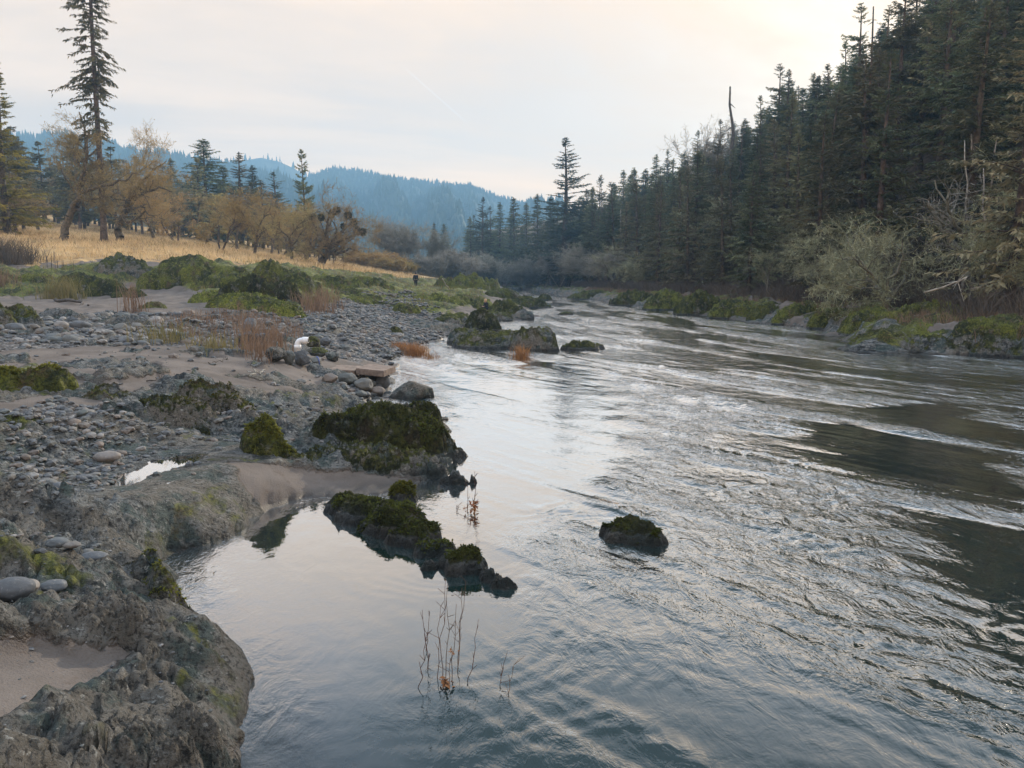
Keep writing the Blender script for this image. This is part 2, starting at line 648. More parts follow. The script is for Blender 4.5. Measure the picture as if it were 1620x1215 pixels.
MAT['dull_grass'] = simple_mat('dull_green_grass', (0.13, 0.125, 0.05), (0.25, 0.21, 0.10), 1.5, 0.9, 0.0, 0, 0.3)
MAT['weed'] = simple_mat('dead_brown_weeds', (0.13, 0.085, 0.06), (0.26, 0.18, 0.125), 2.0, 0.9, 0.0, 0, 0.2)
MAT['brush'] = simple_mat('brown_brush', (0.070, 0.058, 0.048), (0.155, 0.125, 0.100), 0.45, 0.9, 0.0, 0, 0.2)
MAT['rust'] = simple_mat('rusty_grass', (0.24, 0.105, 0.05), (0.38, 0.19, 0.09), 3, 0.9, 0.1, 0, 0.25)
MAT['yellow_brush'] = simple_mat('yellow_willow', (0.27, 0.19, 0.06), (0.42, 0.30, 0.11), 0.6, 0.9, 0.2, 0, 0.3)
MAT['slope'] = simple_mat('forest_floor', (0.045, 0.035, 0.026), (0.115, 0.085, 0.06), 0.6, 0.95, 0.0, 0.6)
MAT['hill'] = simple_mat('far_hillside', (0.030, 0.045, 0.025), (0.07, 0.08, 0.04), 0.012, 0.95, 0.0)
MAT['hill_fir'] = simple_mat('far_firs', (0.025, 0.042, 0.024), (0.06, 0.08, 0.036), 0.01, 0.95, 0.0)
MAT['bed'] = simple_mat('river_bed', (0.05, 0.05, 0.04), (0.12, 0.11, 0.085), 1.0, 0.9, 0.0)
MAT['stalk'] = simple_mat('dead_stalks', (0.075, 0.042, 0.03), (0.15, 0.09, 0.06), 6, 0.8, 0.1)
MAT['concrete'] = simple_mat('tan_concrete', (0.15, 0.12, 0.095), (0.27, 0.22, 0.175), 7, 0.9, 0.05, 0.6)
MAT['pvc'] = simple_mat('white_plastic', (0.72, 0.75, 0.80), (0.80, 0.82, 0.85), 3, 0.35, 0.0)
MAT['blue'] = simple_mat('blue_plastic', (0.03, 0.06, 0.22), (0.05, 0.09, 0.30), 8, 0.5, 0.0)
MAT['black'] = simple_mat('black_plastic', (0.015, 0.015, 0.016), (0.03, 0.03, 0.032), 8, 0.5, 0.0)
MAT['jacket'] = simple_mat('dark_jacket', (0.010, 0.012, 0.018), (0.022, 0.025, 0.035), 6, 0.9, 0.0)
MAT['trousers'] = simple_mat('dark_trousers', (0.012, 0.014, 0.020), (0.025, 0.028, 0.038), 6, 0.9, 0.0)
MAT['skin'] = simple_mat('skin', (0.50, 0.31, 0.235), (0.56, 0.36, 0.275), 6, 0.6, 0.0)
MAT['hair_dark'] = simple_mat('dark_hair', (0.02, 0.015, 0.012), (0.045, 0.032, 0.025), 30, 0.7, 0.0)
MAT['hair_fair'] = simple_mat('fair_hair', (0.42, 0.28, 0.16), (0.58, 0.42, 0.27), 30, 0.7, 0.0)


def stone_mat(name, by_attr=False):
    m, n, b = new_mat(name)
    g = geo(n)
    if by_attr:
        t = attr(n, 'tint')
    else:
        t = N(n, 'ShaderNodeObjectInfo').outputs['Random']
    cr = N(n, 'ShaderNodeValToRGB')
    els = [(0.0, (0.055, 0.062, 0.072)), (0.3, (0.115, 0.125, 0.138)), (0.5, (0.085, 0.098, 0.098)), (0.68, (0.17, 0.165, 0.155)),
           (0.8, (0.15, 0.118, 0.098)), (0.9, (0.27, 0.26, 0.25)), (1.0, (0.09, 0.095, 0.10))]
    while len(cr.color_ramp.elements) < len(els):
        cr.color_ramp.elements.new(0.5)
    for e, (p, c) in zip(cr.color_ramp.elements, els):
        e.position = p
        e.color = (*c, 1)
    n.links.new(t, cr.inputs[0])
    pos = g.outputs['Position']
    c = mixc(n, maprange(n, noise_n(n, pos, 9, 5, 0.65), 0.35, 0.7, 0.0, 0.5), cr.outputs[0], (0.06, 0.062, 0.064))
    c = mixc(n, maprange(n, noise_n(n, pos, 45, 3, 0.6), 0.55, 0.75, 0.0, 0.35), c, (0.36, 0.35, 0.33))
    pz = N(n, 'ShaderNodeSeparateXYZ')
    n.links.new(pos, pz.inputs[0])
    wet = maprange(n, pz.outputs[2], 0.04, 0.12, 1, 0)
    c = mixc(n, math_n(n, 'MULTIPLY', wet, 0.6), c, (0.012, 0.012, 0.012))
    n.links.new(c, b.inputs['Base Color'])
    b.inputs['Roughness'].default_value = 0.7
    bump(n, b, noise_n(n, pos, 30, 4, 0.6), 0.35, 0.01)
    return m


MAT['stone'] = stone_mat('river_stone')
MAT['stone_tint'] = stone_mat('gravel_stone', True)

# ------------------------------------------------------------------ the lie of the land
CP = []


def cz(u, v, z):
    CP.append(at_z(u, v, z))


def cd(u, v, d):
    CP.append(at_d(u, v, d))


for a in ((0, 1215, .72), (200, 1215, .48), (340, 1200, .30), (-200, 1150, .9), (0, 1060, .56), (150, 1060, .42), (330, 1060, .30),
          (0, 930, .72), (200, 920, .50), (265, 905, .40), (0, 850, .74), (150, 860, .56), (300, 805, .36), (350, 805, .22),
          (0, 770, .84), (200, 765, .50), (250, 738, .47), (400, 760, .20), (520, 770, .10), (590, 775, .07), (0, 690, .92), (165, 705, .70),
          (400, 690, .48), (300, 650, .68), (0, 620, 1.0), (250, 580, 1.02), (420, 590, .72), (550, 588, .34), (590, 625, .16), (560, 700, .3), (640, 720, .2),
          (0, 560, 1.12), (250, 530, 1.12), (450, 560, .85), (600, 540, .42), (635, 562, .12), (0, 500, 1.36), (150, 485, 1.42), (300, 485, 1.42),
          (400, 500, 1.22), (500, 500, 1.0), (600, 492, .75), (700, 515, .2), (0, 470, 1.6), (200, 478, 1.45), (-200, 620, 1.2), (-200, 800, 1.0), (-200, 500, 1.6)):
    cz(*a)
for a in ((200, 455, 52), (290, 456, 50), (400, 462, 45), (500, 452, 55), (600, 457, 60), (640, 470, 58), (658, 464, 83), (700, 452, 92), (720, 462, 75), (770, 462, 80),
          (0, 425, 52), (0, 395, 64), (0, 366, 86), (0, 358, 112), (-300, 400, 60), (-300, 340, 110), (100, 402, 62), (160, 385, 80), (160, 376, 105), (300, 404, 66), (300, 388, 92), (300, 383, 115),
          (450, 418, 75), (450, 408, 108), (600, 433, 88), (600, 427, 120), (640, 441, 110), (700, 443, 130), (760, 448, 145), (-300, 300, 250), (160, 350, 250), (450, 385, 250), (700, 425, 260)):
    cd(*a)
CP.append((1.5, -1, 1.0)); CP.append((0, -8, 1.4)); CP.append((-8, 0, 1.3)); CP.append((-8, -10, 1.6)); CP.append((0.5, 1.5, 0.9))
CP = np.array(CP)


def wmap(x, y):
    r = np.sqrt(x * x + (y + 3) ** 2) + 0.5
    return np.stack((x / r * 2.2, np.log(r) * 1.0), -1)


_Q = wmap(CP[:, 0], CP[:, 1])
_n = len(CP)
_K = np.linalg.norm(_Q[:, None] - _Q[None], axis=2)
_A = np.zeros((_n + 3, _n + 3))
_A[:_n, :_n] = -_K + np.eye(_n) * -0.0 - np.eye(_n) * -0.012
_A[:_n, _n] = 1
_A[:_n, _n + 1:] = _Q
_A[_n, :_n] = 1
_A[_n + 1:, :_n] = _Q.T
_W = np.linalg.solve(_A, np.concatenate((CP[:, 2], np.zeros(3))))


def rbf(x, y):
    q = wmap(x, y)
    shp = x.shape
    q = q.reshape(-1, 2)
    out = np.empty(len(q))
    for i in range(0, len(q), 60000):
        s = q[i:i + 60000]
        d = np.sqrt(((s[:, None] - _Q[None]) ** 2).sum(2))
        out[i:i + 60000] = -d @ _W[:_n] + _W[_n] + s @ _W[_n + 1:]
    return out.reshape(shp)


def W0(pts, z=0.0):
    return [tuple(at_z(u, v, z)[:2]) for u, v in pts]


LEFT = ([(1.0, -25), (0.9, 0.6), (-0.2, 2.2)] + W0([(372, 1300), (370, 1215), (384, 1150), (397, 1095), (393, 1035), (345, 1000), (335, 985), (282, 962), (279, 930), (277, 880),
        (332, 862), (372, 830), (405, 812), (440, 797), (520, 789), (600, 783), (640, 768), (662, 757), (692, 733), (712, 695), (700, 668), (672, 655), (640, 650),
        (600, 648), (555, 645), (552, 632), (578, 630), (606, 622), (616, 600), (612, 582), (640, 571), (662, 556), (655, 546), (690, 542), (718, 534), (730, 524), (765, 515), (800, 508), (838, 502),
        (815, 492), (850, 484), (835, 474), (812, 466), (795, 462), (775, 459.5)]) + [(-22, 190), (-60, 205), (-400, 240), (-400, -25)])
RIGHT = (W0([(2100, 700), (1700, 588), (1620, 570), (1560, 566), (1480, 560), (1365, 557), (1352, 545), (1330, 528), (1290, 521), (1200, 511), (1120, 502), (1060, 492), (970, 480), (925, 472), (892, 466), (860, 460.5)])
         + [(0, 200), (-25, 212), (-60, 225), (-400, 262), (-400, 700), (600, 700), (600, 0)])
LEFT, RIGHT = np.array(LEFT), np.array(RIGHT)

SKY_U = np.array([560, 700, 735, 750, 770, 800, 850, 870, 900, 940, 1000, 1050, 1090, 1130, 1180, 1230, 1290, 1330, 1370, 1430, 1500, 1620, 1900], float)
SKY_V = np.array([430, 400, 352, 338, 320, 318, 308, 304, 300, 288, 268, 246, 238, 212, 190, 130, 122, 90, 20, -20, -60, -120, -220], float)


def skyline(x, y):
    """height of the far wood's top edge over the point, seen along the valley"""
    y = np.maximum(y, 5.0)
    u = CX + FPX * x / y
    return CAMH + (440.0 - np.interp(u, SKY_U, SKY_V)) / FPX * y



def land_base(x, y):
    """smooth ground height; negative under the river"""
    sl = poly_sd(x, y, LEFT)
    jit = fbm2(x * 1.3, y * 1.3, 4, 11) * 0.16 + fbm2(x * 0.25, y * 0.25, 3, 12) * 0.06 * np.clip(np.abs(y) - 12, 0, 10)
    sl = sl + jit * np.clip(np.hypot(x, y) / 8, 0.5, 1.6)
    zl = np.maximum(rbf(x, y), 0.05)
    k = np.clip(np.hypot(x, y) * 0.03, 0.18, 1.2)
    zl = zl * (1 - np.exp(-np.maximum(sl, 0) / k))
    sr = poly_sd(x, y, RIGHT) + jit * 2
    zr = 0.9 * (1 - np.exp(-np.maximum(sr, 0) / 1.2)) + 0.66 * np.maximum(sr - 7.5, 0) ** 1.0 * sstep(sr, 5, 16) + 0.03 * np.maximum(sr, 0)
    far = np.clip((y - 120) / 90, 0, 1)
    zr = zr * (1 - 0.55 * far)
    zr = np.minimum(zr, np.maximum(skyline(x, y) - 13.5, 0.9 * sstep(sr, 0, 3) + 0.01))
    zr = np.minimum(zr, 48)
    bed = -np.minimum(0.06 + 0.45 * np.minimum(np.maximum(-sl, 0), np.maximum(-sr, 0)) ** 0.9, 1.3)
    z = np.where(sl > 0, zl, np.where(sr > 0, zr, bed))
    return z, sl, sr


def ground_hit(u, v, dmin=2.0, dmax=260.0):
    """where the sight line of a photograph point meets the smooth ground"""
    d = ray(u, v)
    t = np.exp(np.linspace(math.log(dmin), math.log(dmax), 500)) / d[1]
    p = np.array((0, 0, CAMH))[None] + d[None] * t[:, None]
    z, _, _ = land_base(p[:, 0], p[:, 1])
    z = np.maximum(z, 0.0)
    k = np.nonzero(p[:, 2] <= z)[0]
    i = k[0] if len(k) else len(t) - 1
    return p[i, 0], p[i, 1], z[i]


def GP(pts):
    return np.array([ground_hit(u, v)[:2] for u, v in pts])


ROCKZ = GP([(-60, 720), (60, 690), (150, 668), (190, 625), (300, 600), (420, 625), (520, 612), (575, 640), (640, 655), (705, 672), (712, 700), (690, 738), (655, 760), (600, 758), (480, 752), (390, 765), (372, 800),
            (390, 815), (330, 862), (277, 880), (282, 960), (392, 1035), (398, 1100), (370, 1214), (370, 1290), (-60, 1290)])
SANDZ = [GP([(-40, 1035), (60, 1020), (110, 1035), (230, 1030), (215, 1060), (150, 1085), (60, 1130), (-40, 1150)]),
         GP([(380, 768), (460, 757), (590, 757), (615, 775), (560, 790), (450, 797), (400, 790)])]
GRAVZ = [GP([(440, 500), (520, 482), (600, 470), (645, 468), (700, 500), (725, 522), (655, 548), (640, 572), (560, 575), (500, 560), (440, 535), (300, 520), (330, 495)]),
         GP([(-50, 505), (60, 500), (160, 495), (300, 500), (420, 545), (330, 548), (150, 548), (-50, 555)]),
         GP([(-50, 655), (100, 640), (200, 650), (240, 690), (210, 720), (100, 760), (40, 790), (-50, 740)]),
         GP([(520, 600), (600, 590), (615, 625), (575, 640), (530, 625)]),
         GP([(-40, 830), (60, 820), (170, 850), (170, 880), (60, 890), (-40, 870)])]
MOSSZ = [GP([(-60, 425), (60, 430), (150, 420), (230, 430), (300, 415), (430, 418), (560, 432), (650, 443), (740, 445), (780, 456), (760, 480), (700, 500), (640, 498), (560, 472), (470, 492), (330, 475), (290, 455), (210, 452), (150, 466), (-60, 470)]),
         GP([(-60, 665), (50, 668), (75, 680), (40, 690), (-60, 692)]), GP([(-40, 590), (60, 580), (110, 605), (60, 625), (-40, 625)]),
         GP([(-30, 885), (60, 880), (120, 895), (90, 910), (-30, 905)])]
MEADOW = np.concatenate((GP([(-200, 408), (60, 420), (140, 412), (250, 415), (350, 418), (470, 425), (560, 434), (655, 445)]), np.array([(-14, 120), (-8, 150), (-60, 260), (-300, 300), (-300, 60)])))
SANDY2 = GP([(190, 452), (300, 466), (330, 480), (320, 520), (200, 500), (-50, 495), (-50, 470), (120, 470), (215, 470)])
PUD1 = GP([(196, 756), (214, 742), (250, 737), (250, 727), (262, 723), (300, 723), (308, 728), (290, 737), (255, 741), (228, 745)])
PUD1_C = PUD1.mean(0)
PUD1_Z = float(rbf(PUD1_C[None, 0], PUD1_C[None, 1])[0]) - 0.01


def masks(x, y):
    e = fbm2(x * 0.9, y * 0.9, 4, 40) * 0.22 * np.clip(np.hypot(x, y) / 10, 0.6, 5)

    def soft(P, w):
        return sstep(poly_sd(x, y, P) + e, -w, w)
    rock = soft(ROCKZ, 0.25)
    sand = np.maximum(soft(SANDZ[0], 0.10), soft(SANDZ[1], 0.12))
    rock = rock * (1 - sand)
    patch = sstep(fbm2(x * 0.5, y * 0.5, 4, 60), 0.24, 0.4) * (np.hypot(x, y) < 34)
    rock = np.maximum(rock, 0.8 * patch * (1 - sand) * (1 - sstep(poly_sd(x, y, MEADOW), -4, 0)))
    grav = 0
    for P in GRAVZ:
        grav = np.maximum(grav, soft(P, 0.35))
    moss = 0
    for i, P in enumerate(MOSSZ):
        moss = np.maximum(moss, soft(P, 1.2 if i == 0 else 0.2) * (0.95 if i == 0 else 0.8))
    moss = moss * (1 - soft(SANDY2, 0.8))
    mg = sstep(poly_sd(x, y, MEADOW) + e * 2, -1.5, 1.5)
    moss = moss * (1 - mg)
    moss = np.maximum(moss, rock * 0.50 * sstep(fbm2(x * 1.4, y * 1.4, 4, 70), 0.2, 0.5))
    return rock, sand, grav, moss, mg


def rock_relief(x, y):
    ca, sa = math.cos(0.30), math.sin(0.30)
    wx = x + 0.30 * perlin2(x * 0.9, y * 0.9, 80) + 0.07 * perlin2(x * 3.7, y * 3.7, 82)
    wy = y + 0.30 * perlin2(x * 0.9 + 9, y * 0.9, 81) + 0.07 * perlin2(x * 3.7 + 4, y * 3.7, 83)
    a, b = wx * ca + wy * sa, -wx * sa + wy * ca
    a = a / 2.0
    h = 0.16 * (ridged2(a * 0.75, b * 0.75, 3, 90) - 0.6)
    h = h + 0.17 * (facet2(a / 0.55, b / 0.5, 95, 1.9) - 0.45)
    h = h + 0.085 * (facet2(a / 0.2, b / 0.17, 96, 2.2) - 0.45)
    h = h + 0.036 * (facet2(a / 0.07, b / 0.06, 97, 2.4) - 0.45)
    h = h + 0.045 * fbm2(x * 4, y * 4, 5, 98, 0.62)
    h = h + 0.03 * (ridged2(a * 5, b * 5, 3, 99, .6) - .8)
    # joints and fractures, narrow and sharp
    h = h - 0.075 * np.exp(-(perlin2(a * 1.0, b * 1.9, 105) / 0.035) ** 2) - 0.05 * np.exp(-(perlin2(a * 2.7 + 3, b * 1.3, 106) / 0.035) ** 2)
    h = h - 0.025 * np.exp(-(perlin2(a * 5.5, b * 8.0, 107) / 0.06) ** 2)
    return h


def land(x, y, detail=True):
    z, sl, sr = land_base(x, y)
    rock, sand, grav, moss, grass = masks(x, y)
    dist = np.hypot(x, y)
    on = sstep(sl, -0.15, 0.45)
    h = rock * rock_relief(x, y) * (0.35 + 0.65 * on)
    h = h + (1 - rock) * (0.05 * fbm2(x * 0.5, y * 0.5, 3, 20) * np.clip(dist / 15, 0.4, 3) + 0.012 * fbm2(x * 3, y * 3, 3, 21))
    h = h + grav * (1 - rock) * 0.05 * (facet2(x / 0.16, y / 0.16, 25, 1.0) - 0.4)
    h = h + moss * (1 - rock) * np.clip(dist / 40, 0.05, 1.0) * (0.38 * ridged2(x * 0.3, y * 0.3, 4, 30) - 0.1)
    h = h + grass * 0.12 * fbm2(x * 0.7, y * 0.7, 3, 35)
    z = np.where(sl > -0.2, z + h * np.where(sl > 0, 1, 0.5), z)
    # the puddle lies in a hollow of the bedrock
    ps = poly_sd(x, y, PUD1) + 0.15 + 0.05 * fbm2(x * 4, y * 4, 3, 45)
    near = sstep(ps, -1.5, -0.25)
    z = np.where(ps > -1.5, z * (1 - near) + near * np.where(ps > 0, PUD1_Z - 0.06 * sstep(ps, 0, 0.06), PUD1_Z + 0.012 + 0.05 * np.minimum(-ps, 1) + 0.10 * (z - PUD1_Z - 0.1) * sstep(-ps, 0, .5)), z)
    z = np.where((ps > 0) & (z > PUD1_Z - 0.004), z * (1 - sstep(ps, 0, .06)) + (PUD1_Z - .05) * sstep(ps, 0, .06), z)
    # keep dry sand above the water
    z = np.where((sl > 0.08) & (sand > 0.4), np.maximum(z, 0.025), z)
    return z, (rock, sand, grav, moss, grass), sl


def gz(x, y):
    z, _, _ = land(np.array([x]), np.array([y]))
    return float(z[0])


# left bank and river bed
nr, nc = 860, 820
rr = np.exp(np.linspace(math.log(1.6), math.log(330), nr))
tt = np.linspace(-1.45, 0.40, nc)
YY = (rr[:, None] - 3.0) + 0 * tt[None]
XX = (rr[:, None]) * tt[None]
ZZ, ms, _sl = land(XX, YY)
ZZ = np.where((YY > 190) & (_sl < 0), -0.7, ZZ)
me = mesh_data('riverbank', np.stack((XX, YY, ZZ), -1), [grid_faces(nr, nc)], MAT['ground'], True,
               {'rock': ms[0], 'gravel': ms[2], 'moss': ms[3], 'grass': ms[4]})
tag(obj('riverbank', me), kind='structure')

# right bank and the forest slope behind it, one sheet to the bend
nr, nc = 700, 420
yy = np.concatenate((np.linspace(-12, 20, 60), np.exp(np.linspace(math.log(20.2), math.log(360), nr - 60))))
oo = np.concatenate((np.linspace(-4, 14, 260), np.linspace(14.4, 130, nc - 260)))
edge_y = np.array([p[1] for p in RIGHT[:19]])
edge_x = np.array([p[0] for p in RIGHT[:19]])
od = np.argsort(edge_y)


def right_edge(y):
    return np.interp(y, edge_y[od], edge_x[od]) if np.ndim(y) else float(np.interp(y, edge_y[od], edge_x[od]))


def right_edge_ext(y):
    y = np.asarray(y, float)
    e = np.interp(y, edge_y[od], edge_x[od])
    e = np.where(y < edge_y[od][0], edge_x[od][0] + (edge_y[od][0] - y) * 1.2, e)
    return e


YR = yy[:, None] + 0 * oo[None]
XR = right_edge_ext(yy)[:, None] + oo[None]
ZR, _, srr = land_base(XR, YR)
shelf = sstep(srr, 0.1, 0.9) * (1 - sstep(srr, 4.5, 7.0))
ZR = np.where(srr > 0, ZR + np.clip(srr / 4, 0, 1) * (0.25 * fbm2(XR * 0.5, YR * 0.5, 4, 50) + 0.1 * fbm2(XR * 2, YR * 2, 3, 51))
              + shelf * (0.45 * (facet2(XR / 1.5, YR / 1.8, 52, 1.8) - 0.35) + 0.22 * (facet2(XR / 0.5, YR / 0.6, 53, 1.8) - 0.4) + 0.08 * fbm2(XR * 3, YR * 3, 4, 54)), np.minimum(ZR, -0.3) - 0.25)
nz = fbm2(XR * 0.45, YR * 0.45, 4, 56)
sandp = sstep(nz, 0.25, 0.4) * sstep(srr, 1.0, 2.0)
rk_ = (1 - sstep(srr, 4.0, 6.5)) * (1 - sandp)
ms_ = sstep(srr + 1.2 * fbm2(XR * 0.8, YR * 0.8, 4, 57), 0.7, 1.5) * (1 - sstep(srr, 4.5, 7.5)) * (1 - sandp) * 0.95
lt_ = sstep(srr + 1.5 * nz, 4.0, 6.5)
me = mesh_data('hillside', np.stack((XR, YR, ZR), -1), [grid_faces(nr, nc)], MAT['ground'], True,
               {'rock': rk_, 'gravel': 0 * rk_, 'moss': ms_, 'grass': 0 * rk_, 'litter': lt_})
tag(obj('hillside', me), kind='structure')

# valley floor reaching under the hills
me = mesh_data('valley_floor', [(-2600, -120, -2.2), (2600, -120, -2.2), (2600, 1950, -2.2), (-2600, 1950, -2.2)], [np.array([[0, 1, 2, 3]])], MAT['slope'])
tag(obj('valley_floor', me), kind='structure')


# ------------------------------------------------------------------ the river
def water_material():
    m = bpy.data.materials.new('river_water')
    m.use_nodes = True
    n = m.node_tree
    n.nodes.clear()
    out = N(n, 'ShaderNodeOutputMaterial')
    g = geo(n)
    pos = g.outputs['Position']
    mp = N(n, 'ShaderNodeMapping')
    mp.inputs['Rotation'].default_value = (0, 0, R_(35))
    mp.inputs['Scale'].default_value = (1.0, 0.62, 1.0)
    n.links.new(pos, mp.inputs[0])
    n1 = noise_n(n, mp.outputs[0], 3.6, 4, 0.6, 0.8)
    n2 = noise_n(n, mp.outputs[0], 12.0, 3, 0.6, 0.6)
    h = math_n(n, 'ADD', math_n(n, 'MULTIPLY', n1, 0.07), math_n(n, 'MULTIPLY', n2, 0.022))
    h = math_n(n, 'MULTIPLY', h, attr(n, 'ripple'))
    bn = N(n, 'ShaderNodeBump')
    bn.inputs['Strength'].default_value = 1.0
    bn.inputs['Distance'].default_value = 1.4
    n.links.new(h, bn.inputs['Height'])
    lw = N(n, 'ShaderNodeLayerWeight')
    lw.inputs['Blend'].default_value = 0.5
    n.links.new(bn.outputs[0], lw.inputs['Normal'])
    refl = maprange(n, lw.outputs['Facing'], 0.40, 0.88, 0.035, 0.97)
    gl = N(n, 'ShaderNodeBsdfAnisotropic') if False else N(n, 'ShaderNodeBsdfGlossy')
    gl.inputs['Roughness'].default_value = 0.03
    gl.inputs['Color'].default_value = (1, 1, 1, 1)
    n.links.new(bn.outputs[0], gl.inputs['Normal'])
    df = N(n, 'ShaderNodeBsdfDiffuse')
    n.links.new(mixc(n, attr(n, 'deep'), (0.030, 0.045, 0.057), (0.006, 0.022, 0.023)), df.inputs['Color'])
    tr = N(n, 'ShaderNodeBsdfTransparent')
    tr.inputs['Color'].default_value = (0.62, 0.70, 0.68, 1)
    m1 = N(n, 'ShaderNodeMixShader')
    n.links.new(attr(n, 'murk'), m1.inputs[0])
    n.links.new(tr.outputs[0], m1.inputs[1])
    n.links.new(df.outputs[0], m1.inputs[2])
    m2 = N(n, 'ShaderNodeMixShader')
    n.links.new(refl, m2.inputs[0])
    n.links.new(m1.outputs[0], m2.inputs[1])
    n.links.new(gl.outputs[0], m2.inputs[2])
    n.links.new(m2.outputs[0], out.inputs['Surface'])
    return m


MAT['water'] = water_material()


def stream(x, y):
    """along- and across-stream coordinates: the river comes down the valley and swings to +x near the viewer"""
    g = 9.0 * np.log1p(np.exp((24.0 - y) / 9.0))
    return x - g + 0.0 * y, y


CALM = np.array(W0([(360, 1300), (380, 1100), (280, 900), (400, 810), (600, 790), (700, 690), (690, 600), (740, 575), (820, 575), (900, 565), (985, 620), (1010, 700), (930, 790), (850, 830), (830, 900), (760, 1000), (700, 1100), (720, 1300)]))
CALM2 = np.array(W0([(1180, 560), (1330, 540), (1620, 590), (1800, 640), (1620, 700), (1450, 640), (1300, 600)]))
DARKB = [np.array(W0([(1190, 690), (1340, 665), (1560, 720), (1700, 790), (1620, 800), (1450, 770), (1300, 730)])),
         np.array(W0([(1410, 800), (1700, 830), (1700, 1150), (1600, 1040), (1540, 960), (1470, 880)])),
         np.array(W0([(1300, 640), (1500, 640), (1620, 690), (1500, 690)]))]
RIFF = [np.array(W0([(830, 640), (1000, 600), (1200, 640), (1130, 700), (1050, 800), (900, 760)])),
        np.array(W0([(860, 830), (1000, 880), (1150, 760), (1400, 760), (1560, 900), (1560, 1200), (1300, 1100), (1000, 1060), (850, 1100), (800, 960)]))]


def water_fields(x, y):
    dist = np.hypot(x, y)
    ps, s = stream(x, y)
    calm = sstep(poly_sd(x, y, CALM) + 0.35 * perlin2(x, y, 203), -0.5, 0.5)
    calm2 = sstep(poly_sd(x, y, CALM2) + 1.0 * perlin2(x * .4, y * .4, 204), -1.2, 1.2)
    riff = 0
    for P in RIFF:
        riff = np.maximum(riff, sstep(poly_sd(x, y, P), -0.8, 0.6))
    dk = 0
    for P in DARKB:
        dk = np.maximum(dk, sstep(poly_sd(x, y, P) + 0.5 * perlin2(ps * 0.8, s * 0.3, 205), -0.4, 0.5))
    band = sstep(fbm2(ps * 0.55, s * 0.09 + ps * 0.03, 4, 201, 0.55), -0.25, 0.35)
    amp = (0.35 + 0.95 * band)
    amp = np.maximum(amp, riff * 1.0) * (0.62 + 0.38 * sstep(dist, 4.5, 9.0))
    amp = amp * (1 - 0.9 * dk) * (1 - 0.45 * calm2) * (1 - 0.9 * calm)
    return amp, calm, dk


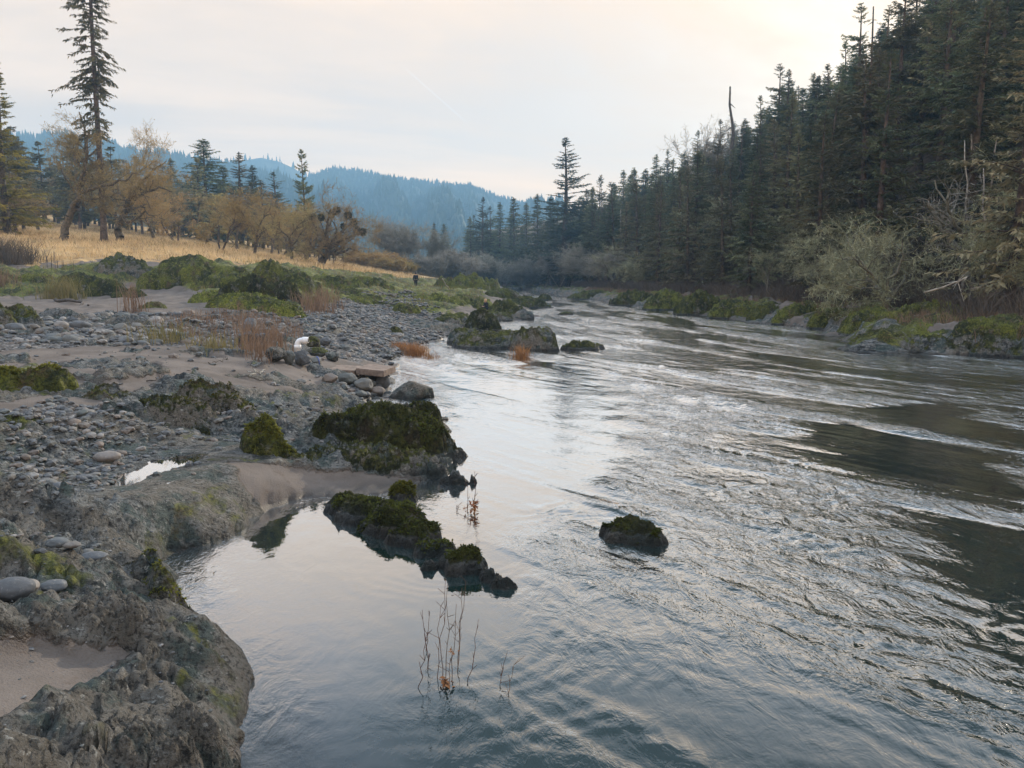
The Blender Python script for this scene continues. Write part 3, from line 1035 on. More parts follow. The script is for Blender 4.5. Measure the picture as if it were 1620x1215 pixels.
def wave_height(x, y, amp, cell):
    """cell: mesh spacing there, so that no wave is finer than the mesh"""
    ps, s = stream(x, y)
    wx = x + 0.35 * perlin2(x * 0.6, y * 0.6, 210)
    wy = y + 0.35 * perlin2(x * 0.6 + 5, y * 0.6, 211)
    fx, fy = 0.66, -0.75
    a = wx * fx + wy * fy
    b = wx * fy * -1 + wy * fx
    farf = sstep(np.hypot(x, y), 7, 16)
    patchy = fbm2(a / 1.9, b / 0.8, 3, 218)
    h = 0
    for lam, am, st, sd in ((2.6, 0.012, 2.4, 1), (1.15, 0.012, 2.0, 2), (0.52, 0.0095, 1.9, 3), (0.24, 0.0070, 1.8, 4), (0.11, 0.0036, 1.7, 5), (0.055, 0.0014, 1.5, 6)):
        w = np.clip((lam / (cell * 2.2) - 1.0), 0, 1)
        nz = perlin2(a / lam / st, b / lam, 220 + sd)
        rg = 1 - 2 * np.abs(perlin2(a / lam / st + 3.3, b / lam + 1.7, 230 + sd))
        am = am * (1 + 1.6 * farf * (lam > .2))
        if lam > 1:
            am = am * sstep(np.hypot(x, y), 4.5, 10.0)
        h = h + w * am * (0.45 * nz + 0.55 * rg) * (1 + 0.9 * patchy)
    h = h * amp
    # long shallow swells in the quiet pool
    h = h + 0.0016 * fbm2(x * 1.5, y * 2.2, 3, 240) * np.clip(1.3 - cell * 4, 0, 1) + 0.0007 * perlin2(x * 6, y * 9, 246) * np.clip(1 - cell * 16, 0, 1)
    # rings and wakes: eddy below the spit, wake of the mid-stream rock, standing waves
    for (cu, cv, r0, r1, lam, am, a0, a1) in ((690, 990, 0.5, 2.6, 0.20, 0.0030, -1.5, 0.9), (735, 880, 0.3, 1.6, 0.17, 0.0025, -2.6, -0.2), (748, 805, 0.1, 1.1, 0.13, 0.0018, -2.9, 0.3), (1005, 850, 0.35, 1.4, 0.19, 0.0035, -2.4, 0.2)):
        c = at_z(cu, cv)
        dx, dy = x - c[0], y - c[1]
        r = np.hypot(dx, dy) + 0.12 * perlin2(x * 2, y * 2, 250)
        th = np.arctan2(dy, dx)
        m = sstep(r, r0 * 0.7, r0 * 1.3) * (1 - sstep(r, r1 * 0.6, r1)) * sstep(th, a0 - 0.3, a0 + 0.3) * (1 - sstep(th, a1 - 0.3, a1 + 0.3))
        h = h + 0.45 * am * m * np.sin(2 * np.pi * r / lam + 1.5 * perlin2(x * 1.7, y * 1.7, 251)) * np.clip(lam / (cell * 4) - 0.5, 0, 1)
    for (pts, lam, am, wd) in ((((1140, 712), (1250, 735), (1330, 800)), 0.42, 0.011, 0.55), (((1150, 770), (1230, 830), (1320, 880)), 0.36, 0.010, 0.45), (((880, 810), (960, 815), (1010, 830)), 0.3, 0.008, 0.35), (((1350, 1010), (1450, 1060), (1560, 1150)), 0.34, 0.003, 0.4), (((1560, 960), (1590, 1060), (1620, 1120)), 0.3, 0.003, 0.3)):
        P = np.array(W0(pts))
        best = np.full(x.shape, 9e9)
        for i in range(len(P) - 1):
            ex, ey = P[i + 1] - P[i]
            t = np.clip(((x - P[i, 0]) * ex + (y - P[i, 1]) * ey) / (ex * ex + ey * ey), 0, 1)
            best = np.minimum(best, np.hypot(x - P[i, 0] - t * ex, y - P[i, 1] - t * ey))
        c = P.mean(0)
        ax = (x - c[0]) * 0.55 - (y - c[1]) * 0.83
        h = h + am * np.exp(-(best / wd) ** 2) * np.sin(2 * np.pi * ax / lam + 5 * fbm2(x * 1.3, y * 1.3, 3, 255))
    return h


nr, nc = 900, 900
rr = np.exp(np.linspace(math.log(2.6), math.log(240), nr))
tt = np.linspace(-0.78, 1.0, nc)
YW = (rr[:, None] - 1.0) + 0 * tt[None]
XW = rr[:, None] * tt[None]
amp, calm, dk = water_fields(XW, YW)
cell = rr[:, None] * (math.log(240 / 2.6) / nr) + 0 * tt[None]
zbed, sll, srl = land_base(XW, YW)
HW = wave_height(XW, YW, amp, cell) * sstep(np.minimum(-sll, -srl), -0.1, 0.5)
deep = sstep(-zbed, 0.12, 0.75)
murk = 0.35 + 0.65 * sstep(-zbed, 0.03, 0.42)
rip = np.clip(amp * 0.75 + 0.015, 0, 0.9) * np.clip(YW / 12.0, 0.2, 1.0)
me = mesh_data('river_water', np.stack((XW, YW, HW), -1), [grid_faces(nr, nc)], MAT['water'], True, {'deep': deep, 'ripple': rip, 'murk': murk})
tag(obj('river_water', me), kind='structure')

# still puddle in the bedrock
xs = np.linspace(PUD1[:, 0].min() - 0.25, PUD1[:, 0].max() + 0.25, 60)
ys = np.linspace(PUD1[:, 1].min() - 0.25, PUD1[:, 1].max() + 0.25, 60)
GX, GY = np.meshgrid(xs, ys)
me = mesh_data('puddle_water', np.stack((GX, GY, np.full(GX.shape, PUD1_Z)), -1), [grid_faces(60, 60)], MAT['water'], True,
               {'deep': np.full(GX.size, 0.5), 'ripple': np.zeros(GX.size), 'murk': np.full(GX.size, 0.5)})
tag(obj('puddle_water', me), kind='structure')

# ------------------------------------------------------------------ far hills
hrng = np.random.RandomState(5)


def hill(D, ridge, base_d, back, seed, tree_h, spacing, keep=1.0):
    us = np.array([r[0] for r in ridge], float)
    P = np.array([at_d(u, v, D) for u, v in ridge])
    nu, nv = 240, 90
    uu = np.linspace(us[0], us[-1], nu)
    rx = np.interp(uu, us, P[:, 0])
    rz = np.interp(uu, us, P[:, 2]) - tree_h * 0.75
    t = np.linspace(0, 1.25, nv)

    def surf(a, t):
        ridge_z = np.interp(a, uu, rz)
        y = base_d + (D - base_d) * t
        x = np.interp(a, uu, rx) * (y / D)
        gul = fbm2(a / 60.0 + t * 1.3, t * 2.2 + seed, 4, 300 + seed)
        prof = np.where(t <= 1, 0.15 * t + 0.85 * t ** 1.35, 1 - (t - 1) * 1.6)
        bell = np.clip(4 * t * (1 - t), 0, 1)
        z = ridge_z * prof + gul * 44 * bell * np.clip(ridge_z / 120, 0, 1)
        return x, y, z - 2.0 * (1 - np.clip(t, 0, 1))
    A, T = np.meshgrid(uu, t)
    x, y, z = surf(A, T)
    me = mesh_data('hill', np.stack((x, y, z), -1), [grid_faces(nv, nu)], MAT['hill'], True)
    tag(obj('hill', me), kind='structure')
    # wood on it
    n = int((P[-1, 0] - P[0, 0]) * (D - base_d) * 0.8 / spacing ** 2)
    a = us[0] + hrng.rand(n) * (us[-1] - us[0])
    tt_ = np.concatenate((hrng.rand(n - n // 7) ** 0.7 * 1.0, 0.97 + 0.07 * hrng.rand(n // 7)))
    if keep < 1:
        k = hrng.rand(n) < np.where(tt_ > 0.9, keep * 0.5, keep)
        a, tt_ = a[k], tt_[k]
    x, y, z = surf(a, tt_)
    n = len(x)
    hh = tree_h * (0.55 + 0.75 * hrng.rand(n) ** 1.5)
    w = hh * (0.15 + 0.10 * hrng.rand(n))
    k = 5
    th = hrng.rand(n)[:, None] * 6.3 + np.arange(k)[None] * 2 * np.pi / k
    rad = w[:, None] * (0.75 + 0.5 * hrng.rand(n, k))
    low = np.stack((x[:, None] + rad * np.cos(th), y[:, None] + rad * np.sin(th), z[:, None] + hh[:, None] * (0.02 + 0.16 * hrng.rand(n, k))), -1)
    mid = np.stack((x[:, None] + rad * .52 * np.cos(th + .5), y[:, None] + rad * .52 * np.sin(th + .5), z[:, None] + hh[:, None] * (0.45 + 0.16 * hrng.rand(n, k))), -1)
    top = np.stack((x, y, z + hh), -1)[:, None]
    V = np.concatenate((low, mid, top), 1)
    m = 2 * k + 1
    b = (np.arange(n) * m)[:, None]
    j = np.arange(k)[None]
    Q = np.stack((b + j, b + (j + 1) % k, b + k + (j + 1) % k, b + k + j), 2).reshape(-1, 4)
    Tt = np.stack((b + k + j, b + k + (j + 1) % k, b + 2 * k + 0 * j), 2).reshape(-1, 3)
    me = mesh_data('hill_forest', V, [Q, Tt], MAT['hill_fir'], False)
    tag(obj('hill_forest', me), kind='stuff')


hill(1250, [(-420, 190), (-150, 200), (55, 211), (100, 207), (150, 216), (200, 229), (250, 237), (300, 245), (380, 258), (440, 276), (520, 310), (600, 345), (700, 400), (780, 440)], 420, 200, 1, 14, 8.0)
hill(1750, [(200, 290), (270, 262), (340, 250), (380, 247), (412, 241), (440, 247), (465, 258), (490, 274), (520, 292), (600, 330), (700, 380)], 1000, 200, 2, 14, 12.0, 0.35)
hill(1500, [(400, 380), (440, 330), (470, 292), (490, 276), (530, 262), (560, 265), (600, 274), (650, 283), (700, 286), (750, 295), (800, 311), (840, 322), (900, 345), (1000, 380), (1150, 430)], 480, 200, 3, 9.5, 7.0)

UP = np.array((0, 0, 1.0))


def unit(a):
    return a / (np.linalg.norm(a, axis=-1, keepdims=True) + 1e-9)


def kites(P, D, L, W, rng, droop=0.0):  # noqa
    """leaf-like kite faces: root P, direction D, length L, width W"""
    n = len(P)
    side = unit(np.cross(D, unit(rng.normal(size=(n, 3)) * 0.55 + UP)))
    m = P + D * (L * 0.45)[:, None]
    tip = P + D * L[:, None]
    tip[:, 2] -= droop * L
    V = np.stack((P, m + side * (W * .5)[:, None], tip, m - side * (W * .5)[:, None]), 1).reshape(-1, 3)
    F = (np.arange(n) * 4)[:, None] + np.arange(4)[None]
    return V, F


# ------------------------------------------------------------------ rocks that stand out of the ground
def land_z(x, y):
    return land(x, y)[0]


def mound(name, label, cat, lobes, mat, seed, group=None, water=False, rough=1.0, res=1.15, soft=0.0, foot=None, flat=1.7):
    """an outcrop: lobes of (u, v of its foot, half width px, height px, depth ratio[, distance]); each lobe becomes an ellipsoid standing where that foot
    meets the ground. The surface is one sheet wrapped down below the ground all round."""
    L = []
    for lb in lobes:
        u, v, hw, hp, dr = lb[:5]
        if len(lb) > 5 and lb[5]:
            p = at_d(u, v, lb[5])
            x, y, z = p
        elif water:
            x, y, z = at_z(u, v, 0.0)
        else:
            x, y, z = ground_hit(u, v)
        s = y / FPX
        ry = hw * s * dr
        hh = hp * s
        g = float(land_base(np.array([x]), np.array([y + ry * .85]))[0][0])
        if z > g and not water:
            hh, z = hh + z - g, g
        L.append((x, y + ry * 0.85, z, hw * s * 1.04, ry, hh))
    mg = 1.8 if water else 1.4
    x0 = min(l[0] - l[3] * mg for l in L)
    x1 = max(l[0] + l[3] * mg for l in L)
    y0 = min(l[1] - l[4] * mg for l in L)
    y1 = max(l[1] + l[4] * mg for l in L)
    d = max(2.0, y0)
    st = max(d / 774.0 * res, (x1 - x0) / 330.0)
    nx = int(max(24, min(330, (x1 - x0) / st)))
    ny = int(max(24, min(330, (y1 - y0) / st)))
    X, Y = np.meshgrid(np.linspace(x0, x1, nx), np.linspace(y0, y1, ny))
    G, _, _ = land_base(X, Y)
    size = max(l[5] for l in L)
    lamb = max(0.25, 0.55 * size)
    wxx = X + 0.35 * lamb * perlin2(X / lamb, Y / lamb, seed) + 0.1 * lamb * perlin2(X / lamb * 3, Y / lamb * 3, seed + 4)
    wyy = Y + 0.35 * lamb * perlin2(X / lamb + 7, Y / lamb, seed + 1) + 0.1 * lamb * perlin2(X / lamb * 3, Y / lamb * 3 + 9, seed + 5)
    H = np.full(X.shape, -1.0)
    for (cx_, cy_, cz_, rx, ry, hh) in L:
        r2 = ((wxx - cx_) / rx) ** 2 + ((wyy - cy_) / ry) ** 2
        prof = np.where(r2 < 1, np.power(np.clip(1 - r2, 0, 1), 1.0 / flat), -2.4 * (np.sqrt(r2) - 1))
        top = cz_ + hh * prof
        H = np.maximum(H, top - np.minimum(G, cz_) * 0 )
    inside = sstep(H - np.maximum(G, 0.02), -0.1 * size, 0.3 * size)
    q = rough * lamb * 1.25
    rel = q * 0.34 * (facet2(X / lamb * 0.9, Y / lamb * 1.2, seed + 9, 1.7) - 0.5)
    rel = rel + q * 0.15 * (facet2(X / lamb * 2.7, Y / lamb * 3.4, seed + 10, 1.7) - 0.5)
    rel = rel + q * 0.16 * fbm2(X / lamb * 2.5, Y / lamb * 2.5, 6, seed + 11, 0.66)
    rel = rel - q * 0.14 * np.exp(-(perlin2(wxx / lamb * 1.3, wyy / lamb * 2.2, seed + 17) / 0.045) ** 2) - q * 0.07 * np.exp(-(perlin2(wxx / lamb * 4.1, wyy / lamb * 3.0, seed + 18) / 0.05) ** 2)
    if soft:
        rel = rel + soft * st * 1.6 * ridged2(X / (st * 7), Y / (st * 7), 3, seed + 13) + soft * st * 0.5 * perlin2(X / (st * 2.2), Y / (st * 2.2), seed + 15)
    Z = H + rel * inside
    Z = np.maximum(Z, np.minimum(G - 0.35 - 0.1 * size, -0.2 if water else 99))
    F = grid_faces(ny, nx)
    keep = ((Z - (G if water else np.maximum(G, 0)) > -0.25 * size - 0.12)).ravel()[F].any(1)
    F = F[keep]
    used = np.zeros(X.size, bool)
    used[F.ravel()] = True
    idx = np.cumsum(used) - 1
    V = np.stack((X, Y, Z), -1).reshape(-1, 3)[used]
    c = np.array((V[:, 0].mean(), V[:, 1].mean(), max(0.0, V[:, 2].min())))
    me = mesh_data(name, V - c, [idx[F]], mat, True)
    o = obj(name, me, None, tuple(c))
    tag(o, label, cat, group)
    return o


_ico = {}


def ico(n):
    if n not in _ico:
        bm = bmesh.new()
        bmesh.ops.create_icosphere(bm, subdivisions=n, radius=1.0)
        bm.verts.ensure_lookup_table()
        V = np.array([v.co[:] for v in bm.verts])
        F = np.array([[v.index for v in f.verts] for f in bm.faces])
        bm.free()
        _ico[n] = (V, F)
    return _ico[n]


def stone_mesh(name, sx, sy, sz, seed, angular=0.3, n=4, mat=None, noise=0.06):
    V, F = ico(n)
    rng = np.random.RandomState(seed)
    D = V / np.linalg.norm(V, axis=1)[:, None]
    r = np.ones(len(D))
    if angular > 0:
        K = rng.normal(size=(16, 3))
        K /= np.linalg.norm(K, axis=1)[:, None]
        off = 1 - angular * (0.35 + 0.65 * rng.rand(16))
        dk_ = D @ K.T
        q = off[None] / np.maximum(dk_, 1e-3)
        q = np.where(dk_ > 0.05, q, 9)
        r = np.minimum(r, q.min(1))
    r = r * (1 + noise * 2.2 * fbm3(D * 1.4 + seed, 3, seed) + (0.35 * noise * fbm3(D * 6 + seed, 4, seed + 7) if n > 3 else 0))
    P = D * r[:, None] * np.array((sx, sy, sz))
    return mesh_data(name, P, [F], mat or MAT['stone'], True)


def rock_at(name, label, cat, u, v, wpx, hpx, seed, mat, angular=0.4, depth=0.8, dist=None, sink=0.25, group=None, rz=None, n=5, noise=0.06, tilt=(0, 0)):
    """a loose rock of given size standing where its foot meets the ground"""
    x, y, z = at_d(u, v, dist) if dist else ground_hit(u, v)
    s = y / FPX
    a, c = wpx * s * 0.5, hpx * s / (2 - sink)
    b = a * depth
    me = stone_mesh(name, a, b, c, seed, angular, n, mat, noise)
    z = gz(x, y + b * 0.7)
    o = obj(name, me, None, (x, y + b * 0.7, z + c * (1 - sink)))
    o.rotation_euler = (tilt[0], tilt[1], random.Random(seed).uniform(-0.5, 0.5) if rz is None else rz)
    tag(o, label, cat, group)
    return o


M = MAT
MO, BO = 'rock outcrop', 'rock'
# left bank, far to near
mound('mossy_outcrop', 'broad rounded mossy dome of rock against the golden meadow', MO, [(288, 440, 60, 36, 0.7, 50), (345, 440, 42, 20, 0.8, 50), (240, 440, 36, 14, .8, 50)], M['moss'], 1, soft=.4, rough=.6)
mound('mossy_outcrop', 'grey-sided rock with a grassy top at the meadow edge, left of the broad mossy dome', MO, [(176, 432, 40, 30, 0.7, 54), (208, 432, 26, 22, .7, 54)], M['rock_moss'], 2)
mound('mossy_outcrop', 'dark pointed mossy peak standing highest among the outcrops', MO, [(418, 446, 44, 36, 0.7, 47), (455, 448, 44, 18, 0.7, 47), (378, 446, 44, 16, 0.7, 47), (330, 448, 36, 10, .7, 47)], M['moss'], 3, soft=.4, rough=.75)
mound('mossy_outcrop', 'shadowy black-green boulder below the pointed mossy peak', MO, [(400, 475, 44, 38, 0.6, 38), (440, 472, 36, 26, .6, 38), (365, 470, 30, 20, .6, 38)], M['moss_black'], 4, rough=1.2)
mound('mossy_outcrop', 'bright yellow-green moss hummock spreading over the sand edge', MO, [(375, 490, 60, 22, 0.7), (425, 498, 45, 16, 0.7), (330, 480, 40, 14, .8)], M['moss_bright'], 5, soft=1.4, rough=.6)
mound('mossy_outcrop', 'low green hummock in front of the meadow beside the thin oak', MO, [(510, 462, 60, 24, 0.6, 54), (470, 466, 40, 22, .6, 50)], M['moss'], 6, soft=1)
mound('mossy_outcrop', 'long low mossy ledge between the meadow and the gravel bar', MO, [(570, 464, 50, 22, 0.6, 58), (612, 466, 26, 10, .6, 62)], M['moss'], 7, soft=1)
mound('mossy_outcrop', 'mossy mound with dry tufts at the left edge below the meadow', MO, [(40, 464, 60, 26, 0.6, 48), (-30, 462, 60, 30, .6, 48)], M['moss'], 8, soft=1)
mound('mossy_outcrop', 'dark mossy boulder pile above the sand, beside the tall grass clump', MO, [(118, 462, 42, 30, 0.6, 46), (160, 466, 36, 24, .6, 45), (200, 468, 30, 12, .6, 44)], M['moss_dark'], 9, soft=.4, rough=.7)
mound('mossy_hummock', 'small round moss hummock alone on the pale sand', 'moss mound', [(236, 492, 22, 11, 0.7)], M['moss'], 10, soft=.8, rough=.5)
mound('mossy_outcrop', 'tall mossy headland beside the walking person, ending at the river', MO, [(708, 478, 36, 36, 0.5, 76), (742, 474, 40, 36, .5, 78), (772, 470, 26, 24, .5, 82)], M['moss'], 11, soft=1)
mound('mossy_outcrop', 'green mossy shoulder on the gravel just below the walking person', MO, [(692, 500, 36, 32, 0.6, 54), (664, 496, 28, 26, .6, 55), (715, 500, 26, 22, .6, 54)], M['moss_bright'], 12, soft=1)
mound('mossy_outcrop', 'mossy hump sitting on the grey gravel bar', MO, [(640, 508, 28, 26, 0.7, 45)], M['moss'], 13, soft=.8)
mound('mossy_outcrop', 'rounded moss mound left of the seated child', MO, [(750, 490, 30, 20, 0.7, 56)], M['moss_bright'], 14, soft=.8)
mound('mossy_boulder', 'smooth dark loaf-shaped mossy boulder behind the sandy rock bar', BO, [(763, 514, 29, 25, 0.8, 39)], M['moss_black'], 15, rough=.5)
mound('mossy_boulder', 'dark mossy boulder right of the seated child', BO, [(800, 496, 30, 22, 0.7, 52), (815, 497, 20, 14, .7, 52)], M['moss_dark'], 16)
mound('river_rock', 'grey rock at the end of the far rock point with water behind', BO, [(800, 478, 28, 22, 0.7, 78), (775, 480, 24, 16, .7, 78)], M['rock_moss'], 17)
mound('river_rock', 'dark rock tail sloping into the river below the far rock point', BO, [(832, 484, 34, 15, 0.6, 70), (855, 486, 24, 9, .6, 70)], M['moss_dark'], 18)
mound('river_rock', 'blue-grey rock at the waterline right of the dark mossy boulder', BO, [(828, 506, 18, 16, 0.7)], M['rock'], 19, water=True)
mound('river_rock', 'farthest dark rock alone in the bright rapids', BO, [(861, 475, 13, 9, 0.8)], M['moss_dark'], 20, water=True)
mound('river_rock', 'tiny dark rock in the glittering river beyond the low black rock', BO, [(896, 499, 12, 6, 0.8)], M['moss_dark'], 21, water=True)
mound('river_rock', 'low black rock just off the end of the sandy rock bar', BO, [(920, 555, 30, 15, 0.6), (945, 552, 14, 7, .6)], M['moss_dark'], 22, water=True)
mound('rock_bar', 'sandy rock bar with a dark mossy crest jutting into the river', MO, [(770, 553, 58, 25, 0.9), (733, 545, 28, 26, 0.9), (845, 556, 42, 40, 0.7), (800, 553, 52, 28, .8), (872, 556, 20, 14, .8)], M['rock_moss'], 23, water=True, rough=.8)
mound('river_rock', 'small black rock on the gravel shore before the still side pool', BO, [(625, 527, 10, 10, 0.8)], M['moss_dark'], 24)
mound('mossy_boulder', 'big black-green mossy boulder hanging over the calm pool', BO, [(600, 715, 112, 70, 0.62), (520, 705, 46, 50, 0.6), (655, 712, 52, 74, 0.6), (692, 722, 22, 50, .8)], M['moss_black'], 25, rough=.75, soft=.5)
mound('bedrock_ledge', 'wet grey rock ledge below the big black-green boulder', MO, [(560, 748, 110, 36, 0.5), (650, 752, 48, 34, 0.5), (450, 745, 50, 30, .5)], M['rock_moss'], 26, rough=1.1)
mound('mossy_boulder', 'upright rugged boulder capped with yellowish moss, left of the biggest boulder', BO, [(408, 742, 44, 78, 0.6), (440, 745, 34, 40, .6)], M['moss'], 27, rough=1.0, soft=.3)
mound('bedrock_ridge', 'long blue-grey bedrock ridge with a dark mossy side', MO, [(315, 655, 62, 46, 0.55), (255, 660, 66, 30, 0.5), (360, 655, 32, 24, .6)], M['rock_moss'], 28, rough=1.0)
mound('mossy_spit', 'mossy rock spit reaching out between the inlet and the river', MO, [(545, 818, 42, 28, 0.9), (580, 832, 52, 32, 0.9), (618, 850, 56, 44, 0.8), (655, 868, 46, 34, .8), (688, 882, 38, 20, .8), (712, 893, 26, 13, .9)], M['moss_black'], 29, water=True, rough=.6, soft=.25)
mound('river_rock', 'black wet boulder at the tip of the mossy spit', BO, [(734, 912, 33, 40, 0.8), (712, 903, 24, 20, .8)], M['moss_black'], 30, water=True, rough=.5)
mound('river_rock', 'flat grey rock slab half under water past the spit tip', BO, [(794, 934, 25, 20, 0.8), (772, 922, 20, 16, .8)], M['rock'], 31, water=True, rough=.7)
mound('river_rock', 'thin wet rock edge showing beside the spit in the calm pool', BO, [(684, 903, 24, 7, 0.6)], M['rock'], 32, water=True)
mound('river_rock', 'mid-stream boulder with a mossy cap and a pale right side', BO, [(1003, 862, 52, 34, 0.75), (1040, 866, 30, 24, .7)], M['moss_black'], 33, water=True, rough=.55)
mound('river_rock', 'small dark rock in calm water behind the red-leaved twig', BO, [(720, 768, 26, 20, 0.7), (742, 766, 14, 10, .7)], M['rock'], 34, water=True)
mound('mossy_hummock', 'small round mossy rock beside the sandy beach', 'rock', [(636, 797, 26, 30, 0.8)], M['moss'], 35, water=True, rough=.6, soft=.6)
mound('mossy_hummock', 'mossy grassy clump dotted with pale stones at the left edge', 'moss mound', [(60, 622, 48, 36, 0.6), (0, 620, 44, 34, .6)], M['moss'], 36, soft=1, rough=.7)
mound('bedrock_outcrop', 'low dark bedrock hump between the sand and the long ridge', MO, [(165, 632, 34, 18, 0.6), (146, 636, 30, 12, .6)], M['rock_moss'], 37)
mound('bedrock_outcrop', 'grey lichen boulder cut by the left edge above the cobbles', MO, [(12, 520, 42, 36, 0.8), (-30, 522, 40, 40, .8)], M['rock_moss'], 38)
mound('bedrock_outcrop', 'dark ledge with pale top standing behind the cobbles', MO, [(85, 505, 36, 16, 0.5), (108, 507, 26, 10, .5)], M['rock'], 39)
mound('bedrock_outcrop', 'pale spotted bedrock rib running through the cobbles', MO, [(180, 515, 40, 12, 0.5), (200, 518, 34, 16, .5)], M['rock'], 40)
mound('bedrock_outcrop', 'mossy overhanging corner of the bedrock shelf above the pool', MO, [(250, 935, 36, 46, 0.6), (215, 915, 40, 26, .6)], M['rock_moss'], 41, rough=.8)
mound('bedrock_outcrop', 'blue-grey hump of bedrock above the sand pocket', MO, [(130, 1015, 110, 52, 0.5), (30, 1010, 60, 40, .5)], M['rock'], 42, rough=.8)
mound('bedrock_outcrop', 'brownish bedrock nose at the lower edge beside the pool', MO, [(285, 1190, 72, 60, 0.6), (170, 1225, 110, 46, 0.6)], M['rock'], 43, rough=.8)

def moss_fuzz(o, n, ln, mat, seed, thr=0.3):
    """short fronds that give the moss its thickness, a part of the rock they grow on"""
    me = o.data
    V = np.empty(len(me.vertices) * 3, np.float32)
    me.vertices.foreach_get('co', V)
    NV = np.empty(len(me.vertices) * 3, np.float32)
    me.vertices.foreach_get('normal', NV)
    V, NV = V.reshape(-1, 3).astype(float), NV.reshape(-1, 3).astype(float)
    rng = np.random.RandomState(seed)
    w = V + np.array(o.location)
    sc = NV[:, 2] * .6 + 0.9 * fbm3(w * 2.2, 3, seed) + np.clip((w[:, 2] - .14) * 4, -2, 0)
    k = np.nonzero(sc > thr)[0]
    if not len(k):
        return
    k = k[rng.randint(len(k), size=n)]
    D = unit(NV[k] + rng.normal(size=(n, 3)) * .55)
    l = ln * (0.4 + rng.rand(n))
    KV, KF = kites(V[k] - NV[k] * ln * .2, D, l, l * .38, rng, .25)
    obj('moss', mesh_data('moss', KV, [KF], mat, False), o)


MAT['fronds'] = simple_mat('moss_fronds', (0.026, 0.031, 0.009), (0.092, 0.102, 0.020), 3.0, 0.9, 0.15, 0, 0.25)
MAT['fronds_light'] = simple_mat('light_moss_fronds', (0.055, 0.068, 0.014), (0.17, 0.185, 0.034), 3.0, 0.9, 0.15, 0, 0.25)
for key, n_, ln_, mt_ in (('biggest boulder is', 0, 0, ''), ('big black-green mossy boulder', 5200, .055, 'fronds'), ('upright rugged boulder capped', 2600, .05, 'fronds_light'), ('mossy rock spit reaching', 4200, .045, 'fronds'), ('black wet boulder at the tip', 900, .035, 'fronds'),
                          ('mid-stream boulder', 1400, .04, 'fronds'), ('small round mossy rock beside', 1200, .045, 'fronds_light'), ('mossy grassy clump dotted', 3000, .07, 'fronds_light'), ('long blue-grey bedrock ridge', 1800, .06, 'fronds'), ('mossy overhanging corner', 900, .03, 'fronds_light'),
                          ('bright yellow-green moss hummock', 3500, .12, 'fronds_light'), ('loaf-shaped mossy boulder behind', 1500, .09, 'fronds')):
    for ob_ in [q for q in COL.objects if n_ and key in str(q.get('label', ''))][:1]:
        moss_fuzz(ob_, n_, ln_, M[mt_], 500 + n_)

# right bank
mound('mossy_outcrop', 'bright green mossy hump on the far shore under the leaning dead tree', MO, [(1490, 512, 52, 34, 0.6, 36), (1440, 512, 34, 22, .6, 36), (1530, 510, 30, 18, .6, 36)], M['moss_bright'], 61, soft=1)
mound('rock_bar', 'dark mossy-topped rock shelf at the far waterline, nearest of the far shore', MO, [(1420, 556, 66, 34, 0.6), (1480, 560, 40, 30, .6), (1540, 562, 44, 34, .6)], M['rock_moss'], 62, water=True)
mound('rock_bar', 'grey rocks and moss at the right edge of the picture on the far shore', MO, [(1600, 566, 48, 34, 0.6), (1650, 570, 40, 40, .6)], M['rock_moss'], 63, water=True)
for i, (u, v, hw, hp, mt, lab) in enumerate((
        (1330, 522, 34, 26, 'moss', 'mossy rock on the far shore next to the sand patch'),
        (1270, 515, 32, 28, 'moss', 'mossy rock on the far shore, second left of the sand patch'),
        (1220, 510, 26, 22, 'moss_dark', 'dark mossy rock on the far shore with pale stones at its foot'),
        (1165, 505, 30, 24, 'moss', 'rounded mossy rock on the far shore below the brown brush'),
        (1110, 499, 28, 28, 'moss_dark', 'dark green mossy rock on the far shore, tallest of its row'),
        (1060, 491, 28, 24, 'moss', 'mossy rock at the far waterline where the rapids widen'),
        (1010, 484, 30, 18, 'moss_dark', 'low dark mossy rock at the far waterline upstream'),
        (950, 474, 34, 10, 'moss_dark', 'farthest low mossy ledge on the far shore'),
        (1390, 512, 30, 18, 'moss', 'low mossy rock behind the sand patch on the far shore'),
        (1575, 535, 40, 20, 'moss', 'mossy ledge above the far rock shelf at the right edge'))):
    mound('mossy_outcrop', lab, MO, [(u, v, hw * 1.2, hp * 1.25, 0.7), (u + hw * .8, v, hw * .8, hp * .9, .7), (u - hw * .8, v - .15, hw * .7, hp * .7, .7)], M[mt], 70 + i, water=(u < 1350), soft=.8)

for i, (u, v, hw, hp, mt, lab, wt) in enumerate((
        (690, 524, 40, 12, 'rock', 'low grey ledge between the gravel and the still side pool', 0), (720, 514, 34, 16, 'rock_moss', 'grey ledge with moss above the still side pool', 0),
        (664, 516, 26, 9, 'rock', 'flat pale ledge crossing the gravel near its mossy hump', 0), (785, 508, 26, 12, 'rock_moss', 'grey stone shelf behind the loaf-shaped mossy boulder', 0),
        (812, 489, 26, 13, 'moss_dark', 'dark mossy rock over the rapids beyond the seated child', 1), (730, 486, 30, 18, 'moss', 'green hummock behind the rounded moss mound', 0),
        (790, 470, 26, 12, 'moss_dark', 'farthest dark mossy rock of the near bank before the bend', 0), 
        (570, 480, 38, 12, 'moss', 'flat green moss patch at the top of the gravel bar', 0), (545, 470, 36, 12, 'moss_dark', 'dark mossy rock low behind the gravel bar', 0))):
    mound('mossy_outcrop' if mt != 'rock' else 'bedrock_ledge', lab, MO, [(u, v, hw, hp, 0.6), (u - hw * .4, v - .1, hw * .7, hp * .7, .6)], M[mt], 90 + i, water=bool(wt), soft=.5 if mt != 'rock' else 0)

